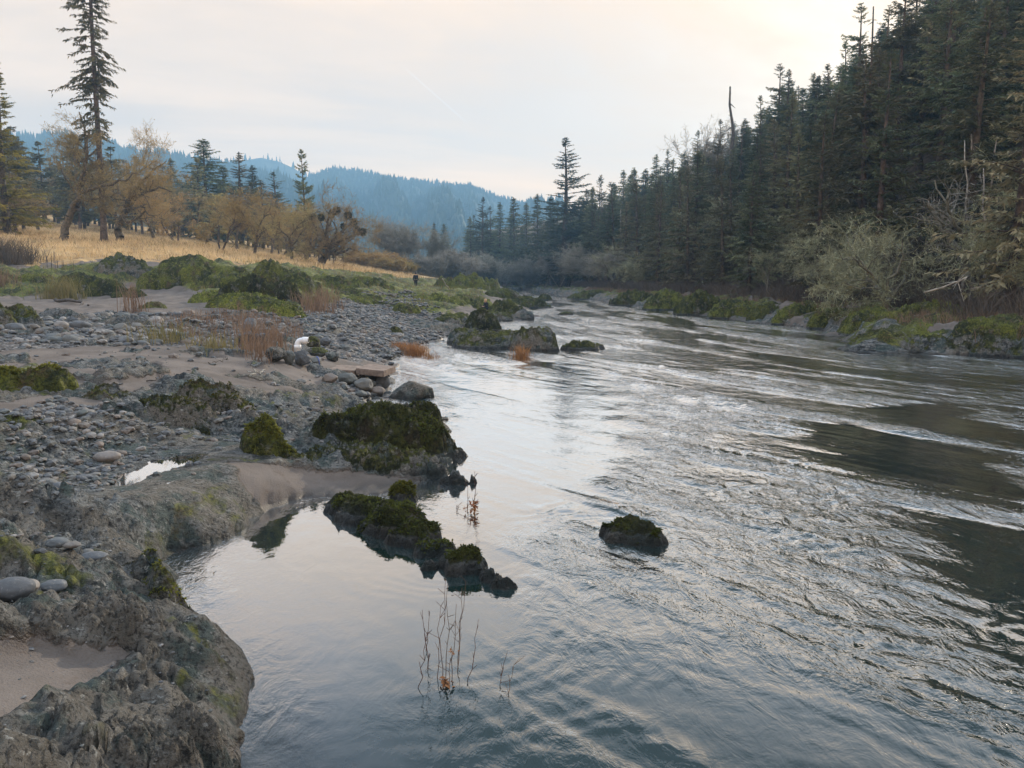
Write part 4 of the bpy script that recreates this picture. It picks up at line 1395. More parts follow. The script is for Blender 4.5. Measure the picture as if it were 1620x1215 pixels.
# loose rocks round the pipe, the slab and along the pool
rock_at('boulder', 'large grey angular boulder standing in the water by the slab', BO, 651, 634, 92, 58, 101, M['rock'], 0.42, 0.75, sink=.2, rz=0.1)
for i, (u, v, w, h, lab, mt) in enumerate((
        (434, 578, 34, 26, 'dark rock at the left end of the pile below the white pipe', 'rock'), (456, 579, 22, 24, 'tan rock leaning on the pile below the white pipe', 'stone'),
        (477, 583, 28, 26, 'squarish blue-grey rock directly under the white pipe', 'stone'), (494, 551, 30, 20, 'mossy rock behind the white pipe', 'moss_dark'),
        (514, 549, 20, 14, 'pale tan rock topping the pile right of the white pipe', 'stone'), (500, 565, 34, 16, 'flat green-grey rock in the pile right of the white pipe', 'rock_moss'),
        (524, 574, 26, 16, 'dark rock at the right end of the pile by the slab', 'rock'), (395, 530, 30, 30, 'big grey rock among the brown weeds left of the pipe', 'stone'),
        (388, 545, 26, 20, 'smaller blue-grey rock in front of the big one in the brown weeds', 'stone'), (340, 527, 26, 18, 'dark angular rock among the weeds and cobbles', 'rock'),
        (474, 566, 26, 12, 'low brown rock wedged under the white pipe', 'stone'), (500, 580, 22, 16, 'tan and grey rock at the foot of the pile below the blue strap', 'stone'))):
    rock_at('pile_rock', lab, BO, u, v, w, h, 110 + i, M[mt], 0.35, 0.8, sink=.2)
for i, (u, v, w, h, lab) in enumerate((
        (163, 712, 42, 17, 'large smooth oval stone lying on the bedrock near the puddle'), (86, 876, 38, 15, 'flat dark oval stone, left of the trio of flat stones'),
        (141, 872, 44, 14, 'flat blue-grey stone under the small dark one'), (133, 861, 22, 12, 'small dark stone resting on the flat blue-grey stone'),
        (110, 880, 30, 9, 'thin flat stone between the two flat oval ones'), (77, 930, 44, 19, 'reddish-brown oval stone on the shelf'),
        (33, 940, 50, 20, 'grey oval stone behind the brown boulder at the left edge'), (12, 962, 70, 34, 'brown rounded boulder cut by the left edge'),
        (32, 855, 22, 13, 'dark round pebble near the left edge above the flat stones'), (43, 838, 18, 10, 'small dark pebble on wet ground at the left edge'))):
    rock_at('flat_stone', lab, 'stone', u, v, w, h, 140 + i, M['stone'], 0.08, 0.75, sink=.25, n=4, noise=.03)
for i, (u, v, w, h, lab) in enumerate((
        (548, 612, 34, 18, 'greenish oval cobble left of the cobble heap by the slab'), (520, 608, 26, 14, 'dark brown cobble on sand left of the slab'), (573, 622, 34, 20, 'blue-grey cobble below the slab, largest of its heap'),
        (570, 630, 20, 11, 'pale round cobble at the foot of the heap below the slab'), (592, 604, 38, 16, 'long grey rock tucked under the slab'), (600, 612, 24, 18, 'green-grey cobble under the slab corner'),
        (585, 613, 20, 14, 'small pale cobble between rocks under the slab'), (604, 617, 26, 24, 'black wet rock under the slab corner'), (594, 628, 30, 15, 'long brown cobble above the bright puddle'),
        (597, 634, 24, 14, 'dark cobble at the edge of the bright puddle'), (612, 622, 20, 12, 'grey cobble between the slab and the boulder'), (608, 632, 18, 18, 'upright grey cobble at the bright puddle'),
        (620, 638, 22, 16, 'dark round cobble touching the grey boulder'), (600, 641, 18, 14, 'wet black cobble standing in the bright puddle'), (475, 612, 18, 9, 'lone pale cobble on the bedrock left of the slab'))):
    rock_at('cobble', lab, 'stone', u, v, w, h, 160 + i, M['stone'], 0.22, 0.85, sink=.25, n=4, noise=.04)

# cobbles by the hundred: each one an object
crng = np.random.RandomState(21)
protos = [stone_mesh('cobble', 1, 0.72 + 0.2 * crng.rand(), 0.45 + 0.25 * crng.rand(), 200 + k, 0.12 + 0.2 * crng.rand(), 3, M['stone'], 0.05) for k in range(9)]


def scatter_cobbles(P, n, smin, smax, label, group, pw=2.0):
    x0, y0 = P.min(0)
    x1, y1 = P.max(0)
    got = 0
    while got < n:
        k = 400
        x, y = x0 + crng.rand(k) * (x1 - x0), y0 + crng.rand(k) * (y1 - y0)
        ok = poly_sd(x, y, P) > 0
        x, y = x[ok], y[ok]
        z = land(x, y)[0]
        for a, b, c in zip(x, y, z):
            if got >= n:
                break
            s = (smin + (smax - smin) * crng.rand() ** pw)
            o = obj('cobble', protos[crng.randint(9)], None, (a, b, c + s * 0.16))
            o.scale = (s, s, s)
            o.rotation_euler = (crng.uniform(-.25, .25), crng.uniform(-.25, .25), crng.rand() * 6.28)
            tag(o, label, 'stone', group)
            got += 1


scatter_cobbles(GRAVZ[1], 170, 0.07, 0.30, 'rounded grey cobble in the stony strip across the sand', 'cobbles in the stony strip across the sand')
scatter_cobbles(GRAVZ[2], 80, 0.03, 0.10, 'small grey stone in the pebbly hollow of the bedrock', 'stones in the pebbly hollow of the bedrock')
scatter_cobbles(GRAVZ[3], 24, 0.06, 0.16, 'wet cobble in the heap below the slab', 'cobbles heaped below the slab')

# gravel too small to count
def gravel(P_list, counts, smin, smax, name):
    V0, F0 = ico(1)
    Vs, Fs, Ts, o = [], [], [], 0
    for P, n in zip(P_list, counts):
        x0, y0 = P.min(0)
        x1, y1 = P.max(0)
        xs_, ys_ = [], []
        while sum(map(len, xs_)) < n:
            x, y = x0 + crng.rand(n) * (x1 - x0), y0 + crng.rand(n) * (y1 - y0)
            e = 0.4 * fbm2(x, y, 3, 77)
            ok = (poly_sd(x, y, P) + e) > crng.rand(n) * 0.5 - 0.25
            xs_.append(x[ok])
            ys_.append(y[ok])
        x, y = np.concatenate(xs_)[:n], np.concatenate(ys_)[:n]
        z = land(x, y)[0]
        s = smin + (smax - smin) * crng.rand(n) ** 3
        s = s * np.clip(np.hypot(x, y) / 20, 0.35, 1.3)
        sc = np.stack((s, s * (0.6 + .35 * crng.rand(n)), s * (0.3 + 0.35 * crng.rand(n))), 1)
        th = crng.rand(n) * 6.28
        c, q = np.cos(th), np.sin(th)
        v = V0[None] * sc[:, None] * (0.85 + 0.3 * crng.rand(n, len(V0), 1))
        vx = v[..., 0] * c[:, None] - v[..., 1] * q[:, None]
        vy = v[..., 0] * q[:, None] + v[..., 1] * c[:, None]
        vz = v[..., 2] + (crng.rand(n)[:, None] - .5) * 0.5 * vx
        Vs.append(np.stack((vx + x[:, None], vy + y[:, None], vz + (z + sc[:, 2] * 0.35)[:, None]), -1).reshape(-1, 3))
        Fs.append((F0[None] + (np.arange(n) * len(V0))[:, None, None]).reshape(-1, 3) + o)
        Ts.append(np.repeat(crng.rand(n), len(V0)))
        o += n * len(V0)
    me = mesh_data(name, np.concatenate(Vs), [np.concatenate(Fs)], M['stone_tint'], False, {'tint': np.concatenate(Ts)})
    return tag(obj(name, me), kind='stuff')


SHORE = GP([(600, 470), (700, 500), (760, 520), (690, 545), (650, 560), (630, 570), (560, 540)])
MIDSAND = GP([(-50, 520), (300, 500), (470, 560), (600, 600), (560, 640), (380, 620), (250, 610), (100, 640), (-50, 640)])
ROCKCH = GP([(0, 690), (200, 680), (420, 640), (560, 640), (560, 690), (380, 720), (240, 770), (0, 840)])
ROCKFG = GP([(0, 830), (240, 850), (250, 950), (330, 1060), (330, 1190), (0, 1200)])
gravel([ROCKFG], [420], 0.012, 0.06, 'grit')
gravel([GRAVZ[0], GRAVZ[1], GRAVZ[2], GRAVZ[3], SHORE, MIDSAND, ROCKCH, GRAVZ[4]], [6500, 2200, 1500, 250, 900, 420, 600, 120], 0.02, 0.15, 'gravel')

# ------------------------------------------------------------------ trees
def conifer(name, label, cat, h, r0, crown0, rmax, nb, per, seed, needles, bark, droop=0.35, tipup=0.2, elev=0.15, spray=0.65, shape=0.85, gap=0.0, tuft=False, lean=0.0, deadlow=0):
    rng = np.random.RandomState(seed)
    root = empty(name)
    tag(root, label, cat)
    zs = np.linspace(-0.6, h, 16)
    tx = 0.012 * h * np.sin(zs / h * 4 + seed) * (zs / h) + lean * zs
    ty = 0.010 * h * np.cos(zs / h * 3.1 + seed) * (zs / h)
    tr = r0 * (1 - np.clip(zs / h, 0, 1)) ** 0.85 + 0.02
    tr[0] *= 1.35
    TV, TF = polytube(np.stack((tx, ty, zs), 1), tr, 9)
    t = crown0 + (1 - crown0) * np.sort(rng.rand(nb)) ** 0.92
    if gap:
        t = t[np.sin(t * 40 + seed) + rng.rand(len(t)) * 1.4 > gap]
    n = len(t)
    rel = (t - crown0) / (1 - crown0)
    prof = np.minimum((1 - rel) ** shape, 0.55 + rel * 2.2) * (0.42 + 0.75 * rng.rand(n))
    big = rng.rand(n) < 0.12
    L = rmax * prof * np.where(big, 1.25, 1.0) + 0.16
    az = np.arange(n) * 2.39996 + rng.rand(n) * 1.2
    asym = (1 + 0.2 * np.cos(az - seed)) * (1 + 0.22 * np.sin(t * 23 + az + seed))
    L = L * asym
    D = np.stack((np.cos(az), np.sin(az), 0 * az), 1)
    z0 = t * h
    bx = np.interp(z0, zs, tx)
    by = np.interp(z0, zs, ty)
    base = np.stack((bx, by, z0), 1)
    el = elev + 0.45 * rel + rng.normal(size=n) * 0.10

    def at(s):
        p = base[:, None] + D[:, None] * (L[:, None] * s)[..., None]
        p[..., 2] += L[:, None] * (el[:, None] * s - droop * s ** 2 + tipup * s ** 3)
        return p
    S = np.tile(np.array((0, .25, .5, .75, 1.0))[None], (n, 1))
    Q = at(S)
    rb = (0.018 + 0.012 * L)[:, None] * (1.05 - S)
    parts = [(TV, TF)]
    for i in range(4):
        parts.append(tubes(Q[:, i], Q[:, i + 1], rb[:, i], rb[:, i + 1], 3))
    if deadlow:
        k = deadlow
        zt = h * (0.08 + (crown0 + .1) * rng.rand(k))
        a = rng.rand(k) * 6.28
        p0 = np.stack((np.interp(zt, zs, tx), np.interp(zt, zs, ty), zt), 1)
        p1 = p0 + np.stack((np.cos(a), np.sin(a), -0.25 + 0.3 * rng.rand(k)), 1) * (rmax * (0.2 + 0.4 * rng.rand(k)))[:, None]
        parts.append(tubes(p0, p1, np.full(k, .03), np.full(k, .008), 3))
    V, F = join(parts)
    obj('trunk', mesh_data('trunk', V, F, bark), root)
    # sprays
    s = (0.16 + 0.84 * (np.arange(per)[None] + rng.rand(n, per)) / per) if not tuft else (0.45 + 0.55 * rng.rand(n, per) ** 0.6)
    Pm = at(s)
    tan = unit(at(np.minimum(s + .05, 1.05)) - at(s - .05))
    sidev = np.stack((-D[:, 1], D[:, 0], 0 * az), 1)[:, None]
    sg = np.where(rng.rand(n, per) < .5, -1.0, 1.0)[..., None]
    out = unit(tan * (0.55 + 0.5 * rng.rand(n, per, 1)) + sidev * sg * (0.35 + 0.8 * rng.rand(n, per, 1)) + rng.normal(size=(n, per, 3)) * (0.28 if not tuft else 0.6) - UP * 0.12)
    ln = spray * (0.55 + 0.8 * rng.rand(n, per)) * np.clip(0.22 + L[:, None] / rmax * 1.0, .25, 1.15) * (1.12 - 0.45 * s)
    A = kites(Pm.reshape(-1, 3), out.reshape(-1, 3), ln.ravel(), ln.ravel() * (0.30 + 0.12 * rng.rand(ln.size)), rng, 0.18)
    # the second layer lies along the branch and hangs a little
    out2 = unit(tan + rng.normal(size=(n, per, 3)) * 0.35 - UP * 0.25)
    B = kites((Pm + rng.normal(size=Pm.shape) * 0.06).reshape(-1, 3), out2.reshape(-1, 3), ln.ravel() * .8, ln.ravel() * 0.24, rng, 0.25)
    # leader
    k = 26
    zt = h * (1 - 0.05 * rng.rand(k) - 0.003)
    a = rng.rand(k) * 6.28
    zf = (h - zt) / (0.053 * h)
    C = kites(np.stack((np.interp(zt, zs, tx), np.interp(zt, zs, ty), zt), 1), unit(np.stack((np.cos(a) * .7, np.sin(a) * .7, .75 + 0 * a), 1)), 0.14 + 0.34 * zf * rng.rand(k), np.full(k, .07), rng)
    V, F = join([A, B, C])
    obj('crown', mesh_data('crown', V, F, needles, False), root)
    return root


class Skel:
    def __init__(s, rng, wander, trop, nchild, spread, ratio, seglen, maxlev):
        s.rng, s.wander, s.trop, s.nchild, s.spread, s.ratio, s.seglen, s.maxlev = rng, wander, trop, nchild, spread, ratio, seglen, maxlev
        s.P0, s.P1, s.R0, s.R1, s.LV = [], [], [], [], []

    def seg(s, a, b, r0, r1, lv):
        s.P0.append(a); s.P1.append(b); s.R0.append(r0); s.R1.append(r1); s.LV.append(lv)

    def child(s, P, D, L, r, lev):
        rng = s.rng
        ax = unit(np.cross(D, rng.normal(size=3)))
        an = s.spread[lev] * (0.7 + 0.6 * rng.rand())
        d = D * math.cos(an) + ax * math.sin(an)
        s.grow(P, d, L * s.ratio[lev] * (0.6 + 0.7 * rng.rand()), r, lev + 1)

    def grow(s, P, D, L, r, lev):
        rng = s.rng
        n = max(2, int(round(L / s.seglen[lev])))
        for i in range(n):
            D = unit(D + rng.normal(size=3) * s.wander[lev] + UP * s.trop[lev])
            Q = P + D * (L / n)
            r1 = r * (1 - 0.55 / n)
            s.seg(P, Q, r, r1, lev)
            P, r = Q, r1
            if lev < s.maxlev and (i + 1) / n > (0.3 if lev else 0.45):
                for _ in range(rng.poisson(s.nchild[lev] / n)):
                    s.child(P, D, L, r * .62, lev)
        if lev < s.maxlev:
            s.child(P, D, L, r * .8, lev)
            s.child(P, D, L, r * .7, lev)

    def along(s, pts, r0, r1, lev, dens, clen):
        """a hand-laid limb that sprouts side branches"""
        pts = np.asarray(pts, float)
        n = len(pts)
        rng = s.rng
        for i in range(n - 1):
            a, b = r0 + (r1 - r0) * i / (n - 1), r0 + (r1 - r0) * (i + 1) / (n - 1)
            s.seg(pts[i], pts[i + 1], a, b, 0)
            d = unit(pts[i + 1] - pts[i])
            for _ in range(rng.poisson(dens[i] if isinstance(dens, (list, tuple)) else dens)):
                f = rng.rand()
                P = pts[i] * (1 - f) + pts[i + 1] * f
                ax = unit(np.cross(d, rng.normal(size=3)))
                s.grow(P, unit(d * .5 + ax * .9 + UP * .2), clen * (0.5 + 0.8 * rng.rand()), max(b * .4, .03), lev)

    def build(s, root, bark, twigmat, twig_len, twig_per, leaf=None, leaf_n=0, leaf_s=0.1, twig_w=0.02, woodlev=2, twig_lev=None):
        P0, P1, R0, R1, LV = map(np.array, (s.P0, s.P1, s.R0, s.R1, s.LV))
        rng = s.rng
        parts = []
        for sel, k in ((LV <= 1, 7), ((LV > 1) & (LV <= woodlev), 4)):
            if sel.any():
                parts.append(tubes(P0[sel], P1[sel], R0[sel], R1[sel], k))
        V, F = join(parts)
        obj('trunk', mesh_data('trunk', V, F, bark), root)
        parts = []
        sel = LV > woodlev
        if sel.any():
            parts.append(tubes(P0[sel], P1[sel], np.maximum(R0[sel], twig_w * .5), np.maximum(R1[sel], twig_w * .4), 3))
        sel = LV >= (s.maxlev - 1 if twig_lev is None else twig_lev)
        idx = np.repeat(np.nonzero(sel)[0], twig_per)
        f = rng.rand(len(idx))[:, None]
        P = P0[idx] * (1 - f) + P1[idx] * f
        d = unit(unit(P1[idx] - P0[idx]) * .7 + rng.normal(size=(len(idx), 3)) * .75)
        ln = twig_len * (0.5 + rng.rand(len(idx)))
        parts.append(kites(P, d, ln, twig_w * (1 + rng.rand(len(idx))), rng))
        tips = P + d * ln[:, None]
        V, F = join(parts)
        cr = obj('crown', mesh_data('crown', V, F, twigmat, False), root)
        if leaf is not None and leaf_n:
            n = int(len(tips) * leaf_n)
            ii = rng.randint(len(tips), size=n)
            pp = tips[ii] + rng.normal(size=(n, 3)) * twig_len * .35
            ls = leaf_s * (0.6 + .8 * rng.rand(n))
            V, F = kites(pp, unit(rng.normal(size=(n, 3))), ls, ls * .6, rng)
            obj('foliage', mesh_data('foliage', V, [F], leaf, False), root)
        return root


def broadleaf(name, label, cat, h, seed, bark, twig, r0=0.25, trunk=0.33, spread=0.8, levels=4, nchild=(4, 4, 4, 3, 0), twig_len=0.35, twig_per=3, leaf=None, leaf_n=0, leaf_s=.12, trop=0.05, wander=0.2, stems=1, tw=0.022, lean=0.0, woodlev=2, ratio=0.68):  # noqa
    rng = np.random.RandomState(seed)
    root = empty(name)
    tag(root, label, cat)
    L0 = h * trunk
    sk = Skel(rng, [wander * .45, wander, wander * 1.2, wander * 1.3, wander * 1.3, .3], [trop * 0.6, trop, trop, trop * .6, 0, 0], list(nchild) + [0, 0],
              [spread * .8, spread, spread, spread, spread, spread], [ratio * 1.15, ratio, ratio, ratio, ratio], [h * .07, h * .06, h * .05, h * .04, h * .035, h * .03], levels)
    for k in range(stems):
        a = rng.rand() * 6.28
        t = (0.12 + lean) if stems == 1 else 0.35 + 0.25 * rng.rand()
        d = unit(np.array((math.cos(a) * t, math.sin(a) * t, 1.0)))
        sk.grow(np.array((math.cos(a) * .15 * (stems > 1), math.sin(a) * .15 * (stems > 1), -0.3)), d, L0 * (0.8 + 0.4 * rng.rand()), r0 * (1 if stems == 1 else .65), 0)
    # scale to the wanted height
    top = max(p[2] for p in sk.P1)
    q = h / (top + twig_len * .3)
    for A in (sk.P0, sk.P1):
        for i in range(len(A)):
            A[i] = A[i] * q
    return sk.build(root, bark, twig, twig_len, twig_per, leaf, leaf_n, leaf_s, tw, woodlev)


trng = np.random.RandomState(99)


def stand(proto, u, v, d, h_px=None, h=None, proto_h=1.0, rz=None, label=None, group=None, wide=1.0):
    p = at_d(u, v, d)
    z = gz(p[0], p[1]) if d < 320 else p[2]
    hh = h if h else h_px * d / FPX
    s = hh / proto_h
    return place(proto, (p[0], p[1], z), trng.rand() * 6.28 if rz is None else rz, (s * wide, s * wide, s), label, group)


# kinds of trees (each first copy is planted below)
FIR_A = conifer('fir_tree', 'fir', 'tree', 20, .34, .08, 4.6, 290, 26, 11, M['fir'], M['bark'], droop=.45, tipup=.15, elev=.10, shape=.78, spray=.62)
FIR_B = conifer('fir_tree', 'fir', 'tree', 22, .36, .14, 4.5, 280, 24, 12, M['fir'], M['bark'], droop=.55, tipup=.3, elev=.18, shape=.80, spray=.6, gap=.1, deadlow=20)
FIR_C = conifer('fir_tree', 'fir', 'tree', 18, .30, .05, 4.6, 290, 26, 13, M['fir'], M['bark'], droop=.35, tipup=.1, elev=.05, shape=.72, spray=.65)
FIR_D = conifer('fir_tree', 'fir', 'tree', 24, .42, .25, 4.4, 230, 24, 14, M['fir'], M['bark'], droop=.6, tipup=.35, elev=.22, shape=.72, spray=.62, gap=.3, deadlow=36)
FIR_O = conifer('olive_fir', 'fir', 'tree', 19, .32, .10, 4.4, 250, 24, 15, M['fir_olive'], M['bark'], droop=.4, tipup=.2, elev=.12, shape=.78, spray=.6, gap=.15, deadlow=14)
FIR_G = conifer('fir_tree', 'fir', 'tree', 22, .42, .28, 4.3, 190, 28, 16, M['fir_olive'], M['bark'], droop=.55, tipup=.3, elev=.25, shape=.7, spray=.75, gap=.4, deadlow=40)
PH = {FIR_A.name: 20, FIR_B.name: 22, FIR_C.name: 18, FIR_D.name: 24, FIR_O.name: 19, FIR_G.name: 22}

# --- the wood on the far slope
G_FIR = 'firs of the dense wood across the river'
L_FIR = {FIR_A.name: 'dense dark fir in the wood across the river', FIR_B.name: 'dense dark fir in the wood across the river', FIR_C.name: 'dense dark fir in the wood across the river',
         FIR_D.name: 'tall gappy fir with a bare lower trunk in the wood across the river', FIR_O.name: 'olive-green fir in the wood across the river', FIR_G.name: 'old fir with a thick brown trunk and hanging boughs across the river'}
G_OF = {FIR_D.name: 'tall gappy firs across the river', FIR_O.name: 'olive-green firs across the river', FIR_G.name: 'old thick-trunked firs across the river'}

# the firs that make the skyline, each read off against the sky
SKYTREES = [(744, 342, 205, 'A'), (764, 311, 200, 'B'), (790, 319, 205, 'A'), (813, 311, 210, 'C'), (832, 320, 205, 'A'), (851, 306, 200, 'A'), (870, 311, 190, 'C'),
            (927, 298, 170, 'A'), (951, 279, 165, 'D'), (972, 290, 165, 'A'), (986, 268, 160, 'A'), (1003, 264, 155, 'A'), (1020, 266, 150, 'C'), (1040, 243, 150, 'A'), (1057, 236, 150, 'B'), (1085, 238, 140, 'A'),
            (1140, 188, 125, 'B'), (1105, 205, 128, 'B'), (1178, 186, 115, 'A'), (1205, 150, 105, 'B'), (1234, 100, 98, 'D'), (1250, 108, 95, 'B'), (1296, 118, 92, 'A'), (1312, 100, 88, 'B'), (1340, 64, 82, 'B'), (1362, 4, 76, 'D'),
            (1408, 6, 74, 'D'), (1436, -30, 66, 'G'), (1475, -40, 70, 'D'), (1520, -70, 64, 'G'), (1570, -60, 66, 'B'), (1610, -110, 62, 'G'), (1660, -100, 60, 'A')]
KM = {'A': FIR_A, 'B': FIR_B, 'C': FIR_C, 'D': FIR_D, 'O': FIR_O, 'G': FIR_G}
planted = []
for u, v, d, k in SKYTREES:
    p = at_d(u, v, d)
    g = gz(p[0], p[1])
    hh = p[2] - g
    while hh > 30 and d > 40:      # too tall to be true: it stands nearer
        d -= 4
        p = at_d(u, v, d)
        g = gz(p[0], p[1])
        hh = p[2] - g
    pr = KM[k]
    s = hh / PH[pr.name]
    w = max(0.75, min(1.15, s)) if s < 1.3 else 1.15
    place(pr, (p[0], p[1], g - .1), trng.rand() * 6.28, (w, w, s), L_FIR[pr.name], G_OF.get(pr.name, G_FIR))
    planted.append((p[0], p[1]))

cnt = 0
cands = []
for i in range(9000):
    y = 22 + 210 * trng.rand() ** 1.15
    sr = 5.5 + 42 * trng.rand() ** 1.25
    x = float(right_edge_ext(y)) + sr * (1.15 if y > 30 else 1.4)
    cands.append((y, x))
for i in range(900):
    cands.append((196 + 45 * trng.rand(), -26 + 60 * trng.rand()))
for y, x in cands:
    u = CX + FPX * x / y
    if u > 1780 or u < 738 or cnt >= 262:
        continue
    sr = poly_sd(np.array([x]), np.array([y]), RIGHT)[0]
    if sr < 5.0:
        continue
    g = gz(x, y)
    top = float(skyline(x, y))
    room = top - g
    if room < 7.5:
        continue
    sp = 3.1 + 0.006 * y
    if any((x - a) ** 2 + (y - b) ** 2 < sp * sp for a, b in planted):
        continue
    if sr < 9 and y < 75 and trng.rand() < .75:
        continue                      # the near river edge is left to the lichen trees
    hh = min(room * (0.72 + 0.25 * trng.rand()), 12 + 13 * trng.rand())
    r = trng.rand()
    pr = FIR_O if r < (.42 if y < 100 else .22) else FIR_G if (r < .56 and y < 85 and hh > 14) else FIR_D if r < .66 and hh > 14 else (FIR_A, FIR_B, FIR_C)[trng.randint(3)]
    s = hh / PH[pr.name]
    w = s * (0.95 + 0.35 * trng.rand())
    place(pr, (x, y, g - .1), trng.rand() * 6.28, (w, w, s), L_FIR[pr.name], G_OF.get(pr.name, G_FIR), (trng.normal() * .02, trng.normal() * .02))
    planted.append((x, y))
    cnt += 1

# tall sparse fir standing clear at the bend
TALL = conifer('tall_fir', 'tallest fir at the river bend, rising alone above the far wood', 'tree', 30, .42, .06, 5.4, 340, 28, 31, M['fir'], M['bark'], droop=.5, tipup=.3, elev=.2, shape=.85, spray=.75, gap=.05, deadlow=10)
p = at_d(894, 218, 165)
g = gz(p[0], p[1])
place(TALL, (p[0], p[1], g), 0.4, ((p[2] - g) / 30 * 1.75,) * 2 + ((p[2] - g) / 30,))
PT2 = conifer('spindly_pine', 'thin spindly pine beside the tallest fir at the bend', 'tree', 20, .2, .45, 2.0, 60, 14, 32, M['pine'], M['bark'], droop=.4, tipup=.4, elev=.3, shape=.6, spray=.7, gap=.6)
p = at_d(952, 278, 160)
g = gz(p[0], p[1])
place(PT2, (p[0], p[1], g), 0.4, (p[2] - g) / 20)


def snag(name, label, u, v, du, dv, d, r0, mat, seed, stubs=10, fork=False):
    """a dead standing trunk: foot (u, v), top (du, dv)"""
    a, b = at_d(u, v, d), at_d(du, dv, d)
    g = gz(a[0], a[1])
    a = np.array((a[0], a[1], min(a[2], g) - .3))
    rng = np.random.RandomState(seed)
    t = np.linspace(0, 1, 9)[:, None]
    P = a + (b - a) * t + rng.normal(size=(9, 3)) * 0.012 * np.linalg.norm(b - a) * np.sin(t * 3.1)
    parts = [polytube(P - a, r0 * (1 - 0.72 * t[:, 0]), 7)]
    k = stubs
    if k:
        f = 0.35 + 0.6 * rng.rand(k)
        p0 = (a + (b - a) * f[:, None]) - a
        an = rng.rand(k) * 6.28
        p1 = p0 + np.stack((np.cos(an), np.sin(an), rng.normal(size=k) * .4 - .1), 1) * (0.4 + 1.5 * rng.rand(k) * (1.1 - f))[:, None]
        parts.append(tubes(p0, p1, np.full(k, r0 * .2), np.full(k, r0 * .05), 4))
    V, F = join(parts)
    o = obj(name, mesh_data(name, V, F, mat), None, tuple(a))
    tag(o, label, 'dead tree')
    return o


snag('dead_snag', 'dark broken snag poking above the skyline of the far wood', 1164, 250, 1155, 137, 112, .42, M['snag'], 41, 14)
snag('dead_snag', 'thin dead spire standing between the two tallest skyline firs', 1386, 110, 1382, 10, 76, .22, M['snag'], 42, 8)
snag('dead_snag', 'pale bare snag in front of the firs at the bend', 985, 440, 982, 330, 130, .22, M['dead'], 43, 14)
snag('dead_snag', 'pale thin dead stem, left of a close pair on the far slope', 1548, 350, 1537, 212, 44, .13, M['dead'], 44, 6)
snag('dead_snag', 'pale thin dead stem, right of a close pair on the far slope', 1552, 350, 1578, 215, 44, .10, M['dead'], 45, 6)
snag('dead_snag', 'slender leaning dead stem behind the leaning dead tree', 1534, 360, 1526, 222, 42, .08, M['dead'], 46, 5)
snag('dead_snag', 'short pale crooked dead stem low on the far slope', 1573, 360, 1556, 265, 40, .09, M['dead'], 47, 8)

# --- lichen-hung trees and bare trees of the far bank
LIC = [broadleaf('lichen_tree', 'tree', 'tree', 9, 51 + k, M['lichen_bark'], M['lichen'], .16, .40, .72, 4, (3, 4, 3, 2), .36, 3, M['lichen'], .35, .085, .03, .24, 1 + k % 2, .022, .35) for k in range(4)]
BARE = [broadleaf('bare_alder', 'tree', 'tree', 12, 61 + k, M['lichen_bark'], M['bare'], .16, .45, .5, 4, (4, 5, 4, 3), .5, 2, None, 0, .1, .06, .15, 2, .03) for k in range(3)]
G_LIC = 'pale lichen-hung trees along the far bank'
for i, (u, v, d, hp) in enumerate(((1395, 470, 40, 150), (1345, 462, 46, 135), (1300, 462, 52, 120), (1250, 458, 58, 120), (1215, 462, 60, 90), (1600, 455, 35, 165), (1655, 470, 32, 200), 
                                   (1115, 454, 82, 85), (1070, 456, 90, 80), (1010, 457, 104, 75), (975, 458, 112, 65), (1165, 457, 75, 85),  (1555, 460, 38, 120), (1690, 430, 38, 220))):
    stand(LIC[i % 4], u, v, d, hp, None, 9, None, 'pale lichen-hung tree among the brush of the far bank', G_LIC, 1.15)
for i, (u, v, d, hp) in enumerate(((1300, 400, 62, 120), (1215, 420, 72, 110), (1100, 430, 92, 100), (1040, 440, 108, 90), (980, 445, 122, 80), (1255, 425, 66, 105), (1160, 430, 82, 100), (1455, 380, 50, 130), (1375, 400, 56, 120), (1520, 400, 44, 120), (1010, 440, 115, 95), (1130, 435, 88, 115))):
    stand(LIC[(i + 1) % 4], u, v, d, hp, None, 9, None, 'pale lichen-hung tree standing against the dark firs across the river', 'pale trees against the dark firs', .95)
G_BARE = 'grey bare trees at the river bend'
for i, (u, v, d, hp) in enumerate(((765, 455, 196, 62), (790, 455, 190, 58), (830, 455, 180, 62), (860, 456, 172, 66), (905, 456, 150, 62), (940, 456, 140, 75), (960, 458, 130, 64), (745, 452, 200, 52), (815, 456, 188, 55), (885, 458, 160, 60), (995, 462, 118, 70), (1030, 458, 108, 75), (725, 450, 205, 60))):
    stand(BARE[i % 3], u, v, d, hp, None, 12, None, 'grey bare tree before the firs at the bend', G_BARE, 1.5)
SIL = broadleaf('bare_tree', 'grey skeletal treetop beside the dark snag on the skyline', 'tree', 20, 68, M['dead'], M['bare'], .2, .6, .5, 3, (5, 5, 4, 0), .8, 4, None, 0, .1, .05, .12, 1, .04)
p = at_d(1117, 182, 118)
g = gz(p[0], p[1])
place(SIL, (p[0], p[1], g), .3, (p[2] - g) / 20)
MBARE = broadleaf('mossy_tree', 'lanky pale mossy tree standing alone before the far firs', 'tree', 16, 69, M['lichen_bark'], M['lichen'], .14, .6, .6, 3, (4, 4, 3, 0), .5, 3, M['lichen'], .3, .13, .03, .18, 1, .04)
p = at_d(1118, 265, 84)
g = gz(p[0], p[1])
place(MBARE, (p[0], p[1], g), 1.3, (p[2] - g) / 16 * .9)


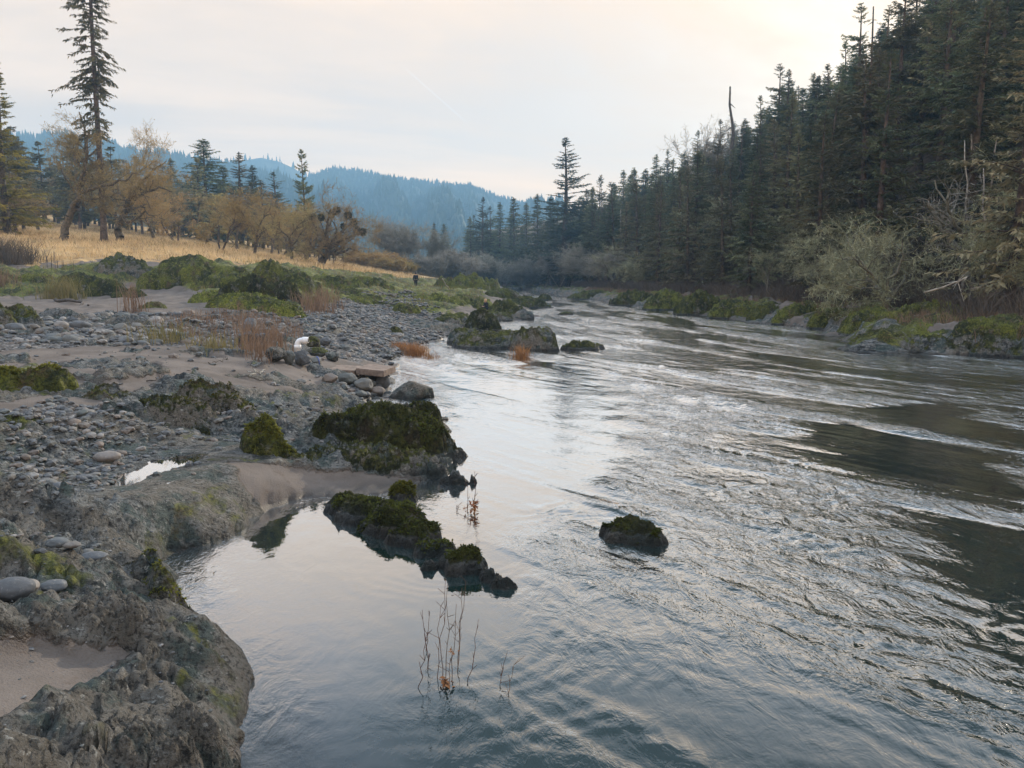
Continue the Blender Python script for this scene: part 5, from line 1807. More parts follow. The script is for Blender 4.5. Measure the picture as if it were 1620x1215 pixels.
def custom_tree(name, label, cat, d, limbs, seed, bark, twig, lev=2, clen=2.2, dens=2.0, twig_len=.4, twig_per=4, leaf=None, leaf_n=0, leaf_s=.12, tw=.025, nch=(0, 0, 4, 4, 0), spread=.75, depth_rng=1.0, trop=.03):
    """a tree whose main limbs follow given photograph points, at distance d, swinging to and fro in depth"""
    rng = np.random.RandomState(seed)
    root = empty(name)
    tag(root, label, cat)
    b = at_d(limbs[0][0][0][0], limbs[0][0][0][1], d)
    z0 = gz(b[0], b[1])
    base = np.array((b[0], b[1], z0))
    dz = z0 - b[2]
    sk = Skel(rng, [.1, .2, .25, .28, .3, .3], [0, trop, trop, .02, 0, 0], list(nch) + [0, 0], [spread] * 6, [.7] * 6, [1, .7, .55, .45, .4, .3], 4)
    for pts, r0, r1, yo in limbs:
        W = []
        m = len(pts)
        for i, (u, v) in enumerate(pts):
            q = at_d(u, v, d)
            f = i / (m - 1)
            W.append((q[0] - base[0], yo * f * depth_rng, q[2] + dz * (1 - f) * (1 if z0 != b[2] else 0) - base[2] if False else q[2] - b[2]))
        W = np.array(W)
        # finer polyline
        t = np.linspace(0, m - 1, (m - 1) * 3 + 1)
        Pp = np.stack([np.interp(t, np.arange(m), W[:, k]) for k in range(3)], 1)
        Pp[1:-1] += rng.normal(size=Pp[1:-1].shape) * .08
        sk.along(Pp, r0, r1, lev, [0.0 if (r0 > .2 and i < len(Pp) * .45 and pts is limbs[0][0]) else dens for i in range(len(Pp))], clen)
    sk.P0[0] = sk.P0[0] - np.array((0, 0, .4))
    sk.build(root, bark, twig, twig_len, twig_per, leaf, leaf_n, leaf_s, tw, 2)
    root.location = tuple(base)
    return root


# leaning dead tree on the far bank, and bleached branches fallen beside it
custom_tree('leaning_dead_tree', 'leaning half-dead tree with bleached grey branches on the far slope', 'dead tree', 40,
            [([(1562, 432), (1548, 405), (1542, 370), (1533, 335), (1515, 300), (1496, 262)], .26, .10, 1.5), ([(1533, 335), (1512, 312), (1490, 280), (1472, 240)], .12, .04, -1.5), ([(1515, 300), (1508, 265), (1500, 225)], .09, .03, 1),
             ([(1512, 312), (1480, 292), (1455, 275)], .08, .02, -1), ([(1536, 345), (1505, 340), (1470, 348), (1440, 345)], .07, .02, 1), ([(1540, 360), (1560, 320), (1575, 290)], .07, .02, 2)],
            71, M['lichen_bark'], M['dead_grey'], 3, 1.4, .45, .45, 2, tw=.022, nch=(0, 0, 4, 3, 0))
LT = dict(lev=2, clen=1.25, dens=.55, twig_len=.30, twig_per=3, leaf=M['lichen'], leaf_n=.25, leaf_s=.08, tw=.018, nch=(0, 0, 3, 3, 0), trop=.05)
custom_tree('lichen_tree', 'pale lichen-hung tree fanning up left of the leaning dead tree', 'tree', 39,
            [([(1408, 464), (1400, 440), (1392, 415), (1380, 385), (1360, 350)], .15, .03, 1.2), ([(1400, 440), (1410, 410), (1418, 375), (1412, 340)], .10, .02, -1.2), ([(1392, 415), (1365, 395), (1340, 378), (1318, 372)], .08, .02, -1), ([(1403, 447), (1430, 425), (1452, 405), (1470, 398)], .08, .02, 1.5), ([(1396, 425), (1370, 425), (1345, 415)], .06, .02, 1)],
            211, M['lichen_bark'], M['lichen'], **LT)
custom_tree('lichen_tree', 'low grey-green lichen tree leaning over the brush, middle of the far bank', 'tree', 50,
            [([(1330, 466), (1320, 445), (1305, 425), (1285, 405), (1262, 392)], .13, .03, -1), ([(1322, 450), (1330, 425), (1335, 398), (1328, 372)], .09, .02, 1.5), ([(1310, 430), (1300, 405), (1298, 380)], .07, .02, -1.5), ([(1325, 455), (1350, 440), (1365, 430)], .06, .02, 1)],
            212, M['lichen_bark'], M['lichen'], **LT)
custom_tree('lichen_tree', 'yellow-green lichen tree with outstretched limbs beside the right edge', 'tree', 36,
            [([(1598, 455), (1594, 425), (1588, 395), (1592, 360), (1600, 325), (1612, 290)], .15, .03, 1.2), ([(1590, 400), (1570, 385), (1548, 378), (1530, 380)], .09, .02, -1), ([(1592, 365), (1575, 345), (1562, 325)], .07, .02, 1.5), ([(1590, 380), (1612, 362), (1640, 352)], .08, .02, -1.2), ([(1596, 430), (1620, 415), (1645, 410)], .08, .02, 1), ([(1595, 435), (1570, 425), (1545, 420)], .07, .02, -1.5)],
            213, M['lichen_bark'], M['lichen'], **LT)
for i, (pts, lab) in enumerate((([(1535, 458), (1560, 452), (1580, 438), (1618, 428), (1660, 424)], 'pale fallen branch lying across the brush near the right edge'), ([(1462, 463), (1490, 455), (1515, 445), (1530, 438)], 'thin bleached branch fallen in the brush under the leaning tree'))):
    P = np.array([at_d(u, v, 35 - 2 * i) for u, v in pts])
    b = P[0].copy()
    rng = np.random.RandomState(80 + i)
    parts = [polytube(P - b, np.linspace(.05, .025, len(P)), 6)]
    k = 9
    j = rng.randint(1, len(P), size=k)
    p0 = P[j] - b
    p1 = p0 + rng.normal(size=(k, 3)) * np.array((.35, .3, .35))
    parts.append(tubes(p0, p1, np.full(k, .02), np.full(k, .008), 4))
    V, F = join(parts)
    tag(obj('fallen_branch', mesh_data('fallen_branch', V, F, M['dead']), None, tuple(b)), lab, 'branch')

# --- the left side: meadow trees
BIG = conifer('tall_pine', 'very tall pine with drooping boughs and long bare trunk in the meadow', 'tree', 38, .30, .27, 2.5, 420, 22, 91, M['pine'], M['bark'], droop=.6, tipup=.3, elev=-.05, shape=.30, spray=.48, gap=.15, deadlow=60, lean=.022)
p = at_d(165, 384, 80)
place(BIG, (p[0], p[1], gz(p[0], p[1])), .7, 1.0)
LEFTC = conifer('sun_gold_fir', 'green-gold conifer cut by the left edge, tip above the hills', 'tree', 22, .35, .02, 5.6, 260, 30, 92, M['golden'], M['bark'], droop=.55, tipup=.25, elev=.25, shape=1.15, spray=.8, gap=.05)
p = at_d(12, 364, 82)
place(LEFTC, (p[0], p[1], gz(p[0], p[1])), .2, (1, 1, (at_d(12, 95, 82)[2] - gz(p[0], p[1])) / 22))

custom_tree('leaning_oak', 'crooked leaning oak left of the very tall pine', 'tree', 79,
            [([(97, 386), (102, 362), (110, 340), (118, 326), (124, 300), (128, 270), (126, 240), (121, 205), (112, 178)], .42, .05, 1.5), ([(114, 334), (130, 318), (155, 305), (185, 300), (215, 297), (235, 285)], .26, .05, -2.5),
             ([(120, 318), (140, 322), (165, 315), (190, 322)], .16, .04, 2), ([(124, 300), (140, 275), (150, 245), (158, 220)], .2, .04, -2), ([(127, 270), (108, 245), (100, 225)], .12, .03, 2), ([(128, 262), (145, 240), (148, 210)], .12, .03, 2), ([(121, 310), (108, 285), (104, 265)], .12, .03, -1)],
            101, M['bark_oak'], M['oak_twig'], 2, 1.7, .75, .38, 2, M['oak_twig'], .35, .12, .022)
custom_tree('spreading_oak', 'wide oak with long drooping limbs right behind the very tall pine', 'tree', 84,
            [([(188, 382), (186, 362), (190, 342), (197, 325), (206, 310)], .45, .25, 1), ([(197, 325), (215, 310), (235, 305), (262, 298), (285, 305)], .26, .04, -2), ([(192, 340), (205, 350), (225, 345), (245, 336), (262, 345)], .22, .04, -2.5), ([(206, 310), (205, 285), (215, 262), (235, 248)], .22, .05, 2),
             ([(206, 310), (228, 285), (255, 265), (270, 255)], .2, .04, -1), ([(200, 318), (180, 300), (170, 280)], .15, .04, 2)],
            102, M['bark_oak'], M['oak_twig'], 2, 2.0, .9, .40, 2, M['oak_leaf'], .3, .13, .022)
custom_tree('mistletoe_oak', 'wide dark oak hung with mistletoe clumps, last before the river', 'tree', 88,
            [([(508, 415), (512, 402), (518, 392)], .5, .4, .5), ([(518, 392), (530, 370), (545, 352), (558, 345)], .3, .06, 2), ([(518, 392), (520, 365), (522, 345), (530, 328)], .26, .06, -2), ([(518, 392), (500, 370), (492, 350), (488, 335)], .24, .05, 2),
             ([(520, 385), (545, 375), (565, 368), (580, 362)], .22, .04, -2), ([(516, 396), (535, 395), (550, 388), (562, 392)], .2, .04, 2), ([(514, 398), (495, 388), (478, 385)], .18, .04, -2), ([(530, 370), (528, 350), (515, 335)], .15, .04, 2)],
            103, M['bark_oak'], M['oak_twig'], 2, 1.9, .85, .38, 2, None, 0, .1, .022)
# mistletoe clumps sit in that oak's crown: part of what one sees as the oak's own outline
mo = bpy.data.objects['mistletoe_oak']
mrng = np.random.RandomState(3)
for (u, v) in ((531, 327), (548, 335), (556, 346), (523, 333), (541, 352), (575, 362), (489, 337), (512, 340), (563, 358)):
    V, F = ico(3)
    r = 0.34 + 0.22 * mrng.rand()
    q = at_d(u, v, 88) - at_d(508, 415, 88)
    q[1] = mrng.uniform(-1.5, 1.5)
    n = 420
    D = unit(mrng.normal(size=(n, 3)))
    KV, KF = kites(q + D * r * .25, D, np.full(n, r * .95) * (0.6 + .5 * mrng.rand(n)), np.full(n, r * .22), mrng)
    obj('mistletoe', mesh_data('mistletoe', KV, [KF], M['mistletoe'], False), mo)

OAK = [broadleaf('meadow_oak', 'tree', 'tree', 9, 111 + k, M['bark_oak'], M['oak_twig'], .23, .40, .78, 4, (3, 4, 3, 2), .36, 2, M['oak_leaf'] if k != 2 else M['oak_twig'], .6, .13, .03, .28, 1 + (k == 1), .022) for k in range(4)]
for u, v, d, hp, k, lab in ((352, 403, 86, 92, 1, 'many-stemmed oak left of the middle of the meadow edge'), (402, 407, 88, 96, 0, 'oak with a low forked trunk and brown crown at the meadow edge'), (462, 412, 86, 92, 2, 'slim leaning oak with a bare dark trunk by the meadow edge'),
                          (482, 410, 92, 84, 3, 'rust-leaved oak beside the slim leaning oak'), (325, 392, 104, 80, 3, 'brown oak behind the many-stemmed oak'), (375, 398, 100, 84, 2, 'brown oak between the many-stemmed and the forked oak'),
                          (430, 405, 100, 86, 0, 'brown oak behind the forked oak'), (280, 388, 102, 92, 1, 'brown oak right of the wide drooping oak'), (245, 385, 106, 100, 0, 'brown oak far behind the drooping limbs'), (62, 368, 100, 90, 3, 'brown oak left of the crooked leaning oak'), (445, 400, 112, 80, 1, 'far brown oak in the gap by the slim oak')):
    stand(OAK[k], u, v, d, hp * 1.12, None, 9, None, lab, None, 1.1)

FIRS_L = [(322, 219, 380, 135, FIR_C, 'broad dark fir, largest of the conifers behind the meadow oaks', 1.6), (268, 250, 380, 140, FIR_A, 'small dark fir, far left of the broad fir', 1.3), (376, 240, 385, 138, FIR_O, 'olive fir just right of the broad dark fir', 1.6), (398, 261, 388, 140, FIR_A, 'narrow dark fir behind the forked oak', 1.3),
          (434, 272, 392, 140, FIR_B, 'short dark fir left of the slim pine', 1.6), (350, 262, 385, 145, FIR_C, 'low dark fir half hidden by the broad fir', 1.6), (412, 285, 390, 130, FIR_O, 'low olive fir behind the meadow oaks', 1.7)]
for u, v, vb, d, pr, lab, w in FIRS_L:
    p = at_d(u, v, d)
    g = gz(p[0], p[1])
    s = (p[2] - g) / PH[pr.name]
    place(pr, (p[0], p[1], g), trng.rand() * 6, (s * w, s * w, s), lab)
SLIM = conifer('slim_pine', 'slim dark pine standing clear against the blue hill', 'tree', 18, .26, .22, 2.7, 110, 22, 95, M['fir'], M['bark'], droop=.35, tipup=.35, elev=.25, shape=.65, spray=.8, gap=.2)
p = at_d(478, 238, 112)
g = gz(p[0], p[1])
place(SLIM, (p[0], p[1], g), .5, (p[2] - g) / 18)

# wood at the back of the meadow
BG1 = conifer('young_conifer', 'conifer', 'tree', 14, .2, .12, 2.8, 120, 18, 121, M['fir_olive'], M['bark'], droop=.4, tipup=.2, elev=.15, shape=.7, spray=.85, gap=.2, deadlow=20)
BG2 = conifer('brown_conifer', 'conifer', 'tree', 13, .2, .18, 2.8, 110, 18, 122, M['oak_twig'], M['bark'], droop=.3, tipup=.2, elev=.2, shape=.55, spray=.85, gap=.3, deadlow=24)
for i in range(86):
    u = -60 + 640 * (i + trng.rand()) / 86
    d = 118 + 45 * trng.rand()
    hp = np.interp(u, (-60, 50, 150, 250, 330, 420, 480, 580), (130, 110, 105, 95, 95, 85, 75, 25)) * (0.75 + 0.35 * trng.rand()) * 118 / d * 1.12
    r = trng.rand()
    if u < 60:
        r *= .6
    if r < (.74 if u < 330 else .55):
        stand(BG1, u, 380, d, hp * 1.22, None, 14, None, 'olive-green young conifer in the wood behind the meadow', 'young conifers behind the meadow', 1.2)
    elif r < .86:
        stand(BG2, u, 380, d, hp, None, 13, None, 'brownish thin-crowned tree in the wood behind the meadow', 'brownish trees behind the meadow', 1.3)
    else:
        stand(OAK[i % 4], u, 380, d, hp * .85, None, 9, None, 'bare brown oak in the wood behind the meadow', 'brown oaks behind the meadow', 1.2)
for u, d, hp in ((-15, 92, 175), (38, 96, 120), (28, 88, 75), (-50, 84, 190)):
    stand(BG1 if hp != 75 else OAK[1], u, 366, d, hp, None, 14 if hp != 75 else 9, None, {175: 'bushy green conifer behind the green-gold one at the left edge', 120: 'mid-height green conifer just right of the green-gold one', 75: 'low brown oak under the green-gold conifer', 190: 'tall green conifer mostly outside the left edge'}[hp], None, 1.5)

# the bare cluster, two firs, red thicket and yellow bushes near the bend
for i, (u, v, d, hp, lab) in enumerate(((612, 440, 150, 70, 'small bare reddish alder, leftmost of the cluster by the bend'), (630, 440, 150, 84, 'bare reddish alder in the cluster by the bend, second from its left'), (645, 440, 148, 88, 'bare reddish alder in the middle of the cluster by the bend'), (660, 440, 146, 86, 'bare alder with a dark trunk at the right of the cluster by the bend'), (672, 440, 152, 72, 'shorter bare alder behind the right of the cluster by the bend'))):
    stand(BARE[i % 3], u, v, d, hp, None, 12, None, lab, None, 1.2)
for u, v, d, pr, lab in ((686, 352, 172, FIR_A, 'left one of two small firs beside the bare alder cluster'), (702, 354, 175, FIR_C, 'right one of two small firs beside the bare alder cluster')):
    p = at_d(u, v, d)
    g = gz(p[0], p[1])
    s = (p[2] - g) / PH[pr.name]
    place(pr, (p[0], p[1], g), 1, (s, s, s), lab)
THK = [broadleaf('bare_thicket', 'shrub', 'shrub', 6, 131 + k, M['bare'], M['bare'], .06, .25, .7, 3, (5, 6, 5, 0), .6, 3, None, 0, .1, .05, .2, 7, .035) for k in range(2)]
for i, (u, v, d, hp) in enumerate(((700, 446, 150, 44), (722, 448, 155, 52), (740, 450, 160, 42), (682, 446, 140, 34), (715, 450, 145, 50), (760, 452, 165, 48), (660, 444, 140, 36), (640, 442, 138, 30))):
    stand(THK[i % 2], u, v, d, hp, None, 6, None, 'reddish-grey bare thicket by the river bend', 'bare thickets by the river bend', 1.4)
YEL = broadleaf('yellow_willow', 'shrub', 'shrub', 4, 141, M['yellow_brush'], M['yellow_brush'], .05, .2, .75, 3, (5, 6, 5, 0), .5, 6, M['yellow_brush'], 1.0, .15, .05, .2, 8, .035)
for u, v, d, hp in ((585, 424, 125, 26), (600, 426, 128, 30), (618, 430, 122, 24), (568, 422, 130, 22), (632, 434, 125, 20)):
    stand(YEL, u, v, d, hp, None, 4, None, 'yellow-leaved willow bush at the end of the meadow', 'yellow willow bushes at the end of the meadow', 1.6)


# ------------------------------------------------------------------ grasses, weeds, brush (past counting)
def blades(name, x, y, z, h, w, lean, mat, seed, kind='stuff', loc=None):
    rng = np.random.RandomState(seed)
    n = len(x)
    h = h * (0.5 + rng.rand(n))
    a, b = rng.rand(n) * 6.28, rng.rand(n) * 6.28
    lx, ly = np.cos(a) * lean * h * rng.rand(n), np.sin(a) * lean * h * rng.rand(n)
    wx, wy = np.cos(b) * w * .5, np.sin(b) * w * .5
    p = np.stack((x, y, z), 1)
    V = np.stack((p + np.stack((-wx, -wy, -.03 + 0 * h), 1), p + np.stack((wx, wy, -.03 + 0 * h), 1),
                  p + np.stack((lx * .35 + wx * .7, ly * .35 + wy * .7, h * .55), 1), p + np.stack((lx * .35 - wx * .7, ly * .35 - wy * .7, h * .55), 1),
                  p + np.stack((lx, ly, h * .95), 1)), 1)
    o = (np.arange(n) * 5)[:, None]
    me = mesh_data(name, V, [o + np.array([[0, 1, 2, 3]]), o + np.array([[3, 2, 4]])], mat, False)
    ob = obj(name, me)
    if kind:
        tag(ob, kind=kind)
    return ob


grng = np.random.RandomState(17)


def pts_in(P, n, clump=0.0, s=1.0, thr=0.0):
    x0, y0 = P.min(0)
    x1, y1 = P.max(0)
    X, Y = [], []
    for _ in range(200):
        x, y = x0 + grng.rand(n) * (x1 - x0), y0 + grng.rand(n) * (y1 - y0)
        ok = poly_sd(x, y, P) > 0
        if clump:
            ok &= fbm2(x * s, y * s, 3, 88) > thr + clump * (grng.rand(n) - .5)
        X.append(x[ok])
        Y.append(y[ok])
        if sum(map(len, X)) >= n:
            break
    return np.concatenate(X)[:n], np.concatenate(Y)[:n]


def grow(name, P, n, h, w, lean, mat, seed, clump=0.0, s=1.0, thr=0.0):
    x, y = pts_in(P, n, clump, s, thr)
    z = land(x, y)[0]
    return blades(name, x, y, z, h, w, lean, mat, seed)


MEADP = np.concatenate((GP([(-60, 405), (60, 418), (140, 410), (250, 413), (350, 416), (470, 423), (560, 432), (650, 443)]), np.array([(-14, 120), (-18, 135), (-110, 135), (-75, 60)])))
grow('dry_grass', MEADP, 90000, .38, .05, .9, M['dry_grass'], 1, .5, .25, -.25)
grow('weedy_grass', MEADP, 4500, .42, .04, .8, M['weed'], 21, .35, .35, .12)
grow('tussock_grass', MEADP, 6000, .42, .05, .8, M['dull_grass'], 22, .35, .2, .1)
x, y = pts_in(MOSSZ[0], 9000, .4, .4, .05)
blades('tussock_grass', x, y, land(x, y)[0], .30, .03, .9, M['dull_grass'], 2)
W1 = GP([(300, 500), (420, 500), (480, 520), (470, 565), (400, 560), (300, 545), (230, 520)])
x, y = pts_in(W1, 1500, .5, 1.2, .05)
blades('dead_weeds', x, y, land(x, y)[0], .34, .018, .7, M['weed'], 3)
W2 = GP([(370, 540), (430, 530), (455, 560), (430, 580), (385, 575)])
x, y = pts_in(W2, 420, .4, 1.5, -.05)
blades('dead_weeds', x, y, land(x, y)[0], .55, .018, .8, M['weed'], 4)
W3 = GP([(470, 495), (520, 470), (545, 490), (500, 505)])
x, y = pts_in(W3, 260)
blades('dead_weeds', x, y, land(x, y)[0], .9, .03, .7, M['weed'], 5)
BR1 = np.array([(float(right_edge_ext(q)) + o_, q) for q, o_ in ((24, 5), (30, 4.5), (40, 4.5), (55, 4), (80, 4), (110, 4), (150, 4), (150, 10), (100, 12), (70, 12), (45, 14), (30, 18), (22, 20))])
x, y = pts_in(BR1, 42000, .6, .35, -.15)
blades('brush', x, y, gz_arr(x, y) if 'gz_arr' in globals() else land(x, y)[0], 1.1, .03, 1.3, M['brush'], 6)
BR2 = np.array([(float(right_edge_ext(q)) + o_, q) for q, o_ in ((22, 1.8), (30, 1.8), (45, 2.0), (80, 2), (120, 2), (120, 4), (60, 5), (30, 6))])
x, y = pts_in(BR2, 9000, .5, .6, 0)
blades('tussock_grass', x, y, land(x, y)[0], .4, .02, 1.0, M['weed'], 7)

# ------------------------------------------------------------------ small things on the near bank
def box_mesh(name, corners, h, mat, seed=0, bev=0.012):
    bm = bmesh.new()
    lo = [bm.verts.new((c[0], c[1], c[2])) for c in corners]
    hi = [bm.verts.new((c[0], c[1], c[2] + h)) for c in corners]
    bm.faces.new(lo[::-1])
    bm.faces.new(hi)
    for i in range(4):
        bm.faces.new((lo[i], lo[(i + 1) % 4], hi[(i + 1) % 4], hi[i]))
    bmesh.ops.bevel(bm, geom=bm.edges[:], offset=bev, segments=2, affect='EDGES')
    bmesh.ops.recalc_face_normals(bm, faces=bm.faces[:])
    me = bpy.data.meshes.new(name)
    bm.to_mesh(me)
    bm.free()
    me.materials.append(mat)
    return me


a, b, c = at_z(508, 590, .34), at_z(562, 592, .35), at_z(607, 597, .37)
e = np.array((0.16, 0.85, 0.02))
root = empty('concrete_slab', tuple(b))
tag(root, 'flat tan concrete slab in two pieces lying at the water edge', 'slab')
for p, q, th, dz in ((a, b - np.array((.012, 0, 0)), .13, -.04), (b + np.array((.012, 0, 0)), c, .15, 0.0)):
    obj('slab_piece', box_mesh('slab_piece', [p - b + (0, 0, dz), q - b + (0, 0, dz), q + e - b + (0, 0, dz), p + e - b + (0, 0, dz)], th, M['concrete']), root)

# white elbow pipe on the rock pile
dpipe = 19.4
p0, p1, p2 = at_d(470.5, 556, dpipe), at_d(470.5, 540, dpipe), at_d(488, 538, dpipe)
root = empty('drain_pipe', tuple(p0))
tag(root, 'white plastic elbow pipe sticking out of the rock pile', 'pipe')
P = [p0, p0 * .5 + p1 * .5, p1 - (0, 0, .10)]
for k in range(1, 6):
    t = k / 6 * math.pi / 2
    P.append(p1 + np.array((.11 * (1 - math.cos(t)), 0, -.10 + .12 * math.sin(t))))
P += [p1 + np.array((.13, 0, .022)), p2]
P = np.array(P) - p0
V, F = polytube(P, np.full(len(P), .075), 18)
obj('pipe', mesh_data('pipe', V, F, M['pvc']), root)
for q0, q1 in ((P[2] - (0, 0, .09), P[2] + (0, 0, .01)), (P[-2], P[-2] + np.array((.10, 0, 0)))):
    V, F = polytube(np.array([q0, q1]), np.array([.088, .088]), 18)
    obj('collar', mesh_data('collar', V, F, M['pvc']), root)
V, F = polytube(np.array([P[-1] - np.array((.02, 0, 0)), P[-1] + np.array((.003, 0, 0))]), np.array([.062, .062]), 14)  # black disc on the closed pipe end, painting the shade inside its mouth
obj('mouth_shade_disc', mesh_data('mouth_shade_disc', V, F, M['black']), root)

# blue strap and black hose
p = at_d(502, 574, 18.6)
P = np.array([(0.0, -.05, .16), (.05, -.08, .12), (.07, -.10, .05), (.08, -.12, -.03)])
V, F = polytube(P, np.full(4, .014), 6)
tag(obj('strap', mesh_data('strap', V, F, M['blue']), None, tuple(p)), 'short blue strap trailing down the rock pile under the pipe', 'strap')
p = at_z(612, 601, .14)
t = np.linspace(0.3, 5.2, 22)
P = np.stack((.07 * np.cos(t), .03 * np.sin(t * .5), .10 * np.sin(t) + .05), 1)
V, F = polytube(P, np.full(22, .022), 8)
tag(obj('hose', mesh_data('hose', V, F, M['black']), None, tuple(p)), 'black curl of hose under the outer corner of the slab', 'hose')


def stem_mesh(name, p0, p1, r, seed, mat, wob=.02, twigs=0):
    rng = np.random.RandomState(seed)
    t = np.linspace(0, 1, 9)[:, None]
    P = p0 + (p1 - p0) * t + rng.normal(size=(9, 3)) * wob * np.sin(t * 3.14) * np.linalg.norm(p1 - p0)
    parts = [polytube(P, r * (1.05 - .6 * t[:, 0]), 5)]
    if twigs:
        j = rng.randint(3, 9, size=twigs)
        q1 = P[j] + np.stack((rng.normal(size=twigs) * .03, rng.normal(size=twigs) * .03, .02 + .04 * rng.rand(twigs)), 1)
        parts.append(tubes(P[j], q1, np.full(twigs, r * .6), np.full(twigs, r * .5), 4))
    V, F = join(parts)
    return mesh_data(name, V, F, mat)


def stalk_plant(label, stems, leaf=None, seed=0, r=.003):
    f = at_z(stems[0][0], stems[0][1], 0)
    root = empty('dead_stalk_plant', tuple(f))
    tag(root, label, 'plant')
    for i, (u0, v0, u1, v1) in enumerate(stems):
        a = at_z(u0, v0, 0)
        q = at_d(u1, v1, a[1] + .02 * ((i % 3) - 1))
        a = a - np.array((0, 0, .12))
        obj('stem', stem_mesh('stem', a - f, q - f, r, seed + i, M['stalk'], .012, 5), root)
    if leaf:
        rng = np.random.RandomState(seed + 50)
        for (u, v, n, sz) in leaf:
            q = at_d(u, v, f[1]) - f
            V, F = kites(np.repeat(q[None], n, 0) + rng.normal(size=(n, 3)) * sz * .35, unit(rng.normal(size=(n, 3)) + (0, 0, -.2)), sz * (0.6 + .7 * rng.rand(n)), np.full(n, sz * .45), rng)
            obj('leaf_clump', mesh_data('leaf_clump', V, [F], M['rust'], False), root)
    return root


stalk_plant('tall cluster of thin dead stalks with a red leaf clump, standing in the calm pool',
            [(705, 1088, 708, 925), (697, 1082, 705, 915), (706, 1088, 716, 1030), (714, 1070, 722, 955), (720, 1062, 737, 920), (722, 1050, 731, 930), (735, 1078, 757, 980), (690, 1075, 697, 960)], [(706, 1080, 26, .05), (716, 1032, 8, .03)], 300)
stalk_plant('zigzag pair of dark dead stems left of the tall stalk cluster', [(660, 1088, 676, 1000), (681, 1060, 668, 965), (672, 1030, 679, 975)], None, 320, .0033)
stalk_plant('two short bent stalks right of the tall stalk cluster', [(783, 1083, 803, 1030), (800, 1098, 813, 1052)], None, 330, .0028)
stalk_plant('red-leaved drowned twig with two thin stems behind the mossy spit', [(749, 812, 751, 786), (751, 808, 751, 745), (740, 806, 740, 770), (736, 806, 722, 804), (726, 807, 722, 799)], [(750, 797, 40, .05), (749, 806, 26, .05), (737, 805, 16, .035)], 340, .0045)


def tuft(name, label, cat, spots, n, h, w, mat, seed, lean=1.0, water=False, spread=.14):
    rng = np.random.RandomState(seed)
    X, Y, Z = [], [], []
    for (u, v) in spots:
        x, y, z = at_z(u, v, 0) if water else ground_hit(u, v)
        if not water:
            z = gz(x, y)
        X.append(x + rng.normal(size=n) * spread)
        Y.append(y + rng.normal(size=n) * spread)
        Z.append(np.full(n, z - .02))
    x, y, z = map(np.concatenate, (X, Y, Z))
    c = (x.mean(), y.mean(), z.mean())
    ob = blades(name, x - c[0], y - c[1], z - c[2], h, w, lean, mat, seed, kind=None)
    ob.location = c
    tag(ob, label, cat)
    return ob


tuft('rusty_grass', 'rusty red grass tuft standing in the blue shallows off the gravel', 'grass tuft', [(655, 562), (663, 564), (646, 558)], 260, .36, .016, M['rust'], 1, 1.1, True, .17)
tuft('rusty_grass', 'small rusty grass tuft right of the larger one in the shallows', 'grass tuft', [(682, 568)], 120, .22, .014, M['rust'], 2, 1.2, True, .16)
tuft('rusty_grass', 'rusty grass tuft at the foot of the sandy rock bar', 'grass tuft', [(824, 566)], 240, .38, .016, M['rust'], 3, .8, True, .14)
tuft('rusty_grass', 'rusty weed tuft on the gravel next to the shallows', 'grass tuft', [(630, 552)], 120, .24, .015, M['rust'], 4, 1.1, False, .15)
tuft('grass_clump', 'tall pale green grass clump before the dark mossy boulder pile', 'grass clump', [(98, 474)], 420, 1.1, .03, M['dull_grass'], 5, .6, False, .5)
tuft('dead_weed', 'tall rust-brown dead weed on the sand beside the grass clump', 'weed', [(209, 496)], 80, 1.1, .025, M['weed'], 6, .5, False, .28)
tuft('dead_weed', 'bushy dark brown dead weed at the top of the gravel', 'weed', [(490, 492)], 170, .95, .03, M['weed'], 7, .8, False, .4)
tuft('dead_weed', 'reddish dead weed cut by the left edge above the sand', 'weed', [(2, 462)], 160, 1.2, .03, M['weed'], 8, .8, False, .4)
tuft('dead_weed', 'wispy green-brown weed standing among the cobbles', 'weed', [(258, 543)], 150, .5, .02, M['dull_grass'], 9, .7, False, .3)
tuft('dead_weed', 'wispy weed between the cobbles and the brown weed patch', 'weed', [(338, 556)], 130, .42, .02, M['dull_grass'], 10, .8, False, .3)
tuft('dark_bush', 'grey leafless bush at the left edge of the meadow', 'bush', [(8, 415), (22, 416), (-8, 414)], 420, 1.5, .035, M['brush'], 11, .9, False, .9)
tuft('mullein_stalks', 'dark dead seed stalks standing before the meadow rocks', 'weed', [(93, 430)], 12, 1.1, .06, M['snag'], 12, .15, False, .35)

for i, (u0, v0, u1, v1, lab) in enumerate(((646, 473, 656, 466, 'short pale stick leaning on the gravel near the walking person'), (395, 600, 420, 590, 'thin pale driftwood twig on the sand, left of the slab'), (330, 578, 362, 574, 'thin dark driftwood stick lying on the open sand'), (392, 592, 408, 603, 'second driftwood twig crossing the pale one, left of the slab'), (232, 606, 268, 600, 'dark stick on the sand edge above the long bedrock ridge'), (432, 668, 452, 690, 'bent pale stick wedged beside the moss-capped upright boulder'), (88, 478, 140, 486, 'dark driftwood branch half sunk in the upper sand'), (700, 442, 716, 468, 'pale driftwood pole leaning on the tall mossy headland'))):
    if i == 0 or 'pole' in lab:
        a, b = at_d(u0, v0, 72 if i == 0 else 70), at_d(u1, v1, 73 if i == 0 else 71)
        a[2], b[2] = a[2] + .05, b[2] + .1
    else:
        x, y, z = ground_hit(u0, v0)
        a = np.array((x, y, gz(x, y) + .04))
        x, y, z = ground_hit(u1, v1)
        b = np.array((x, y, gz(x, y) + .05))
    me = stem_mesh('driftwood', a - a, b - a, .10 if 'branch' in lab else .06 if ('pole' in lab or i == 0) else .013, 400 + i, M['snag'] if 'dark' in lab else M['dead'], .03, 3)
    tag(obj('driftwood', me, None, tuple(a)), lab, 'driftwood')


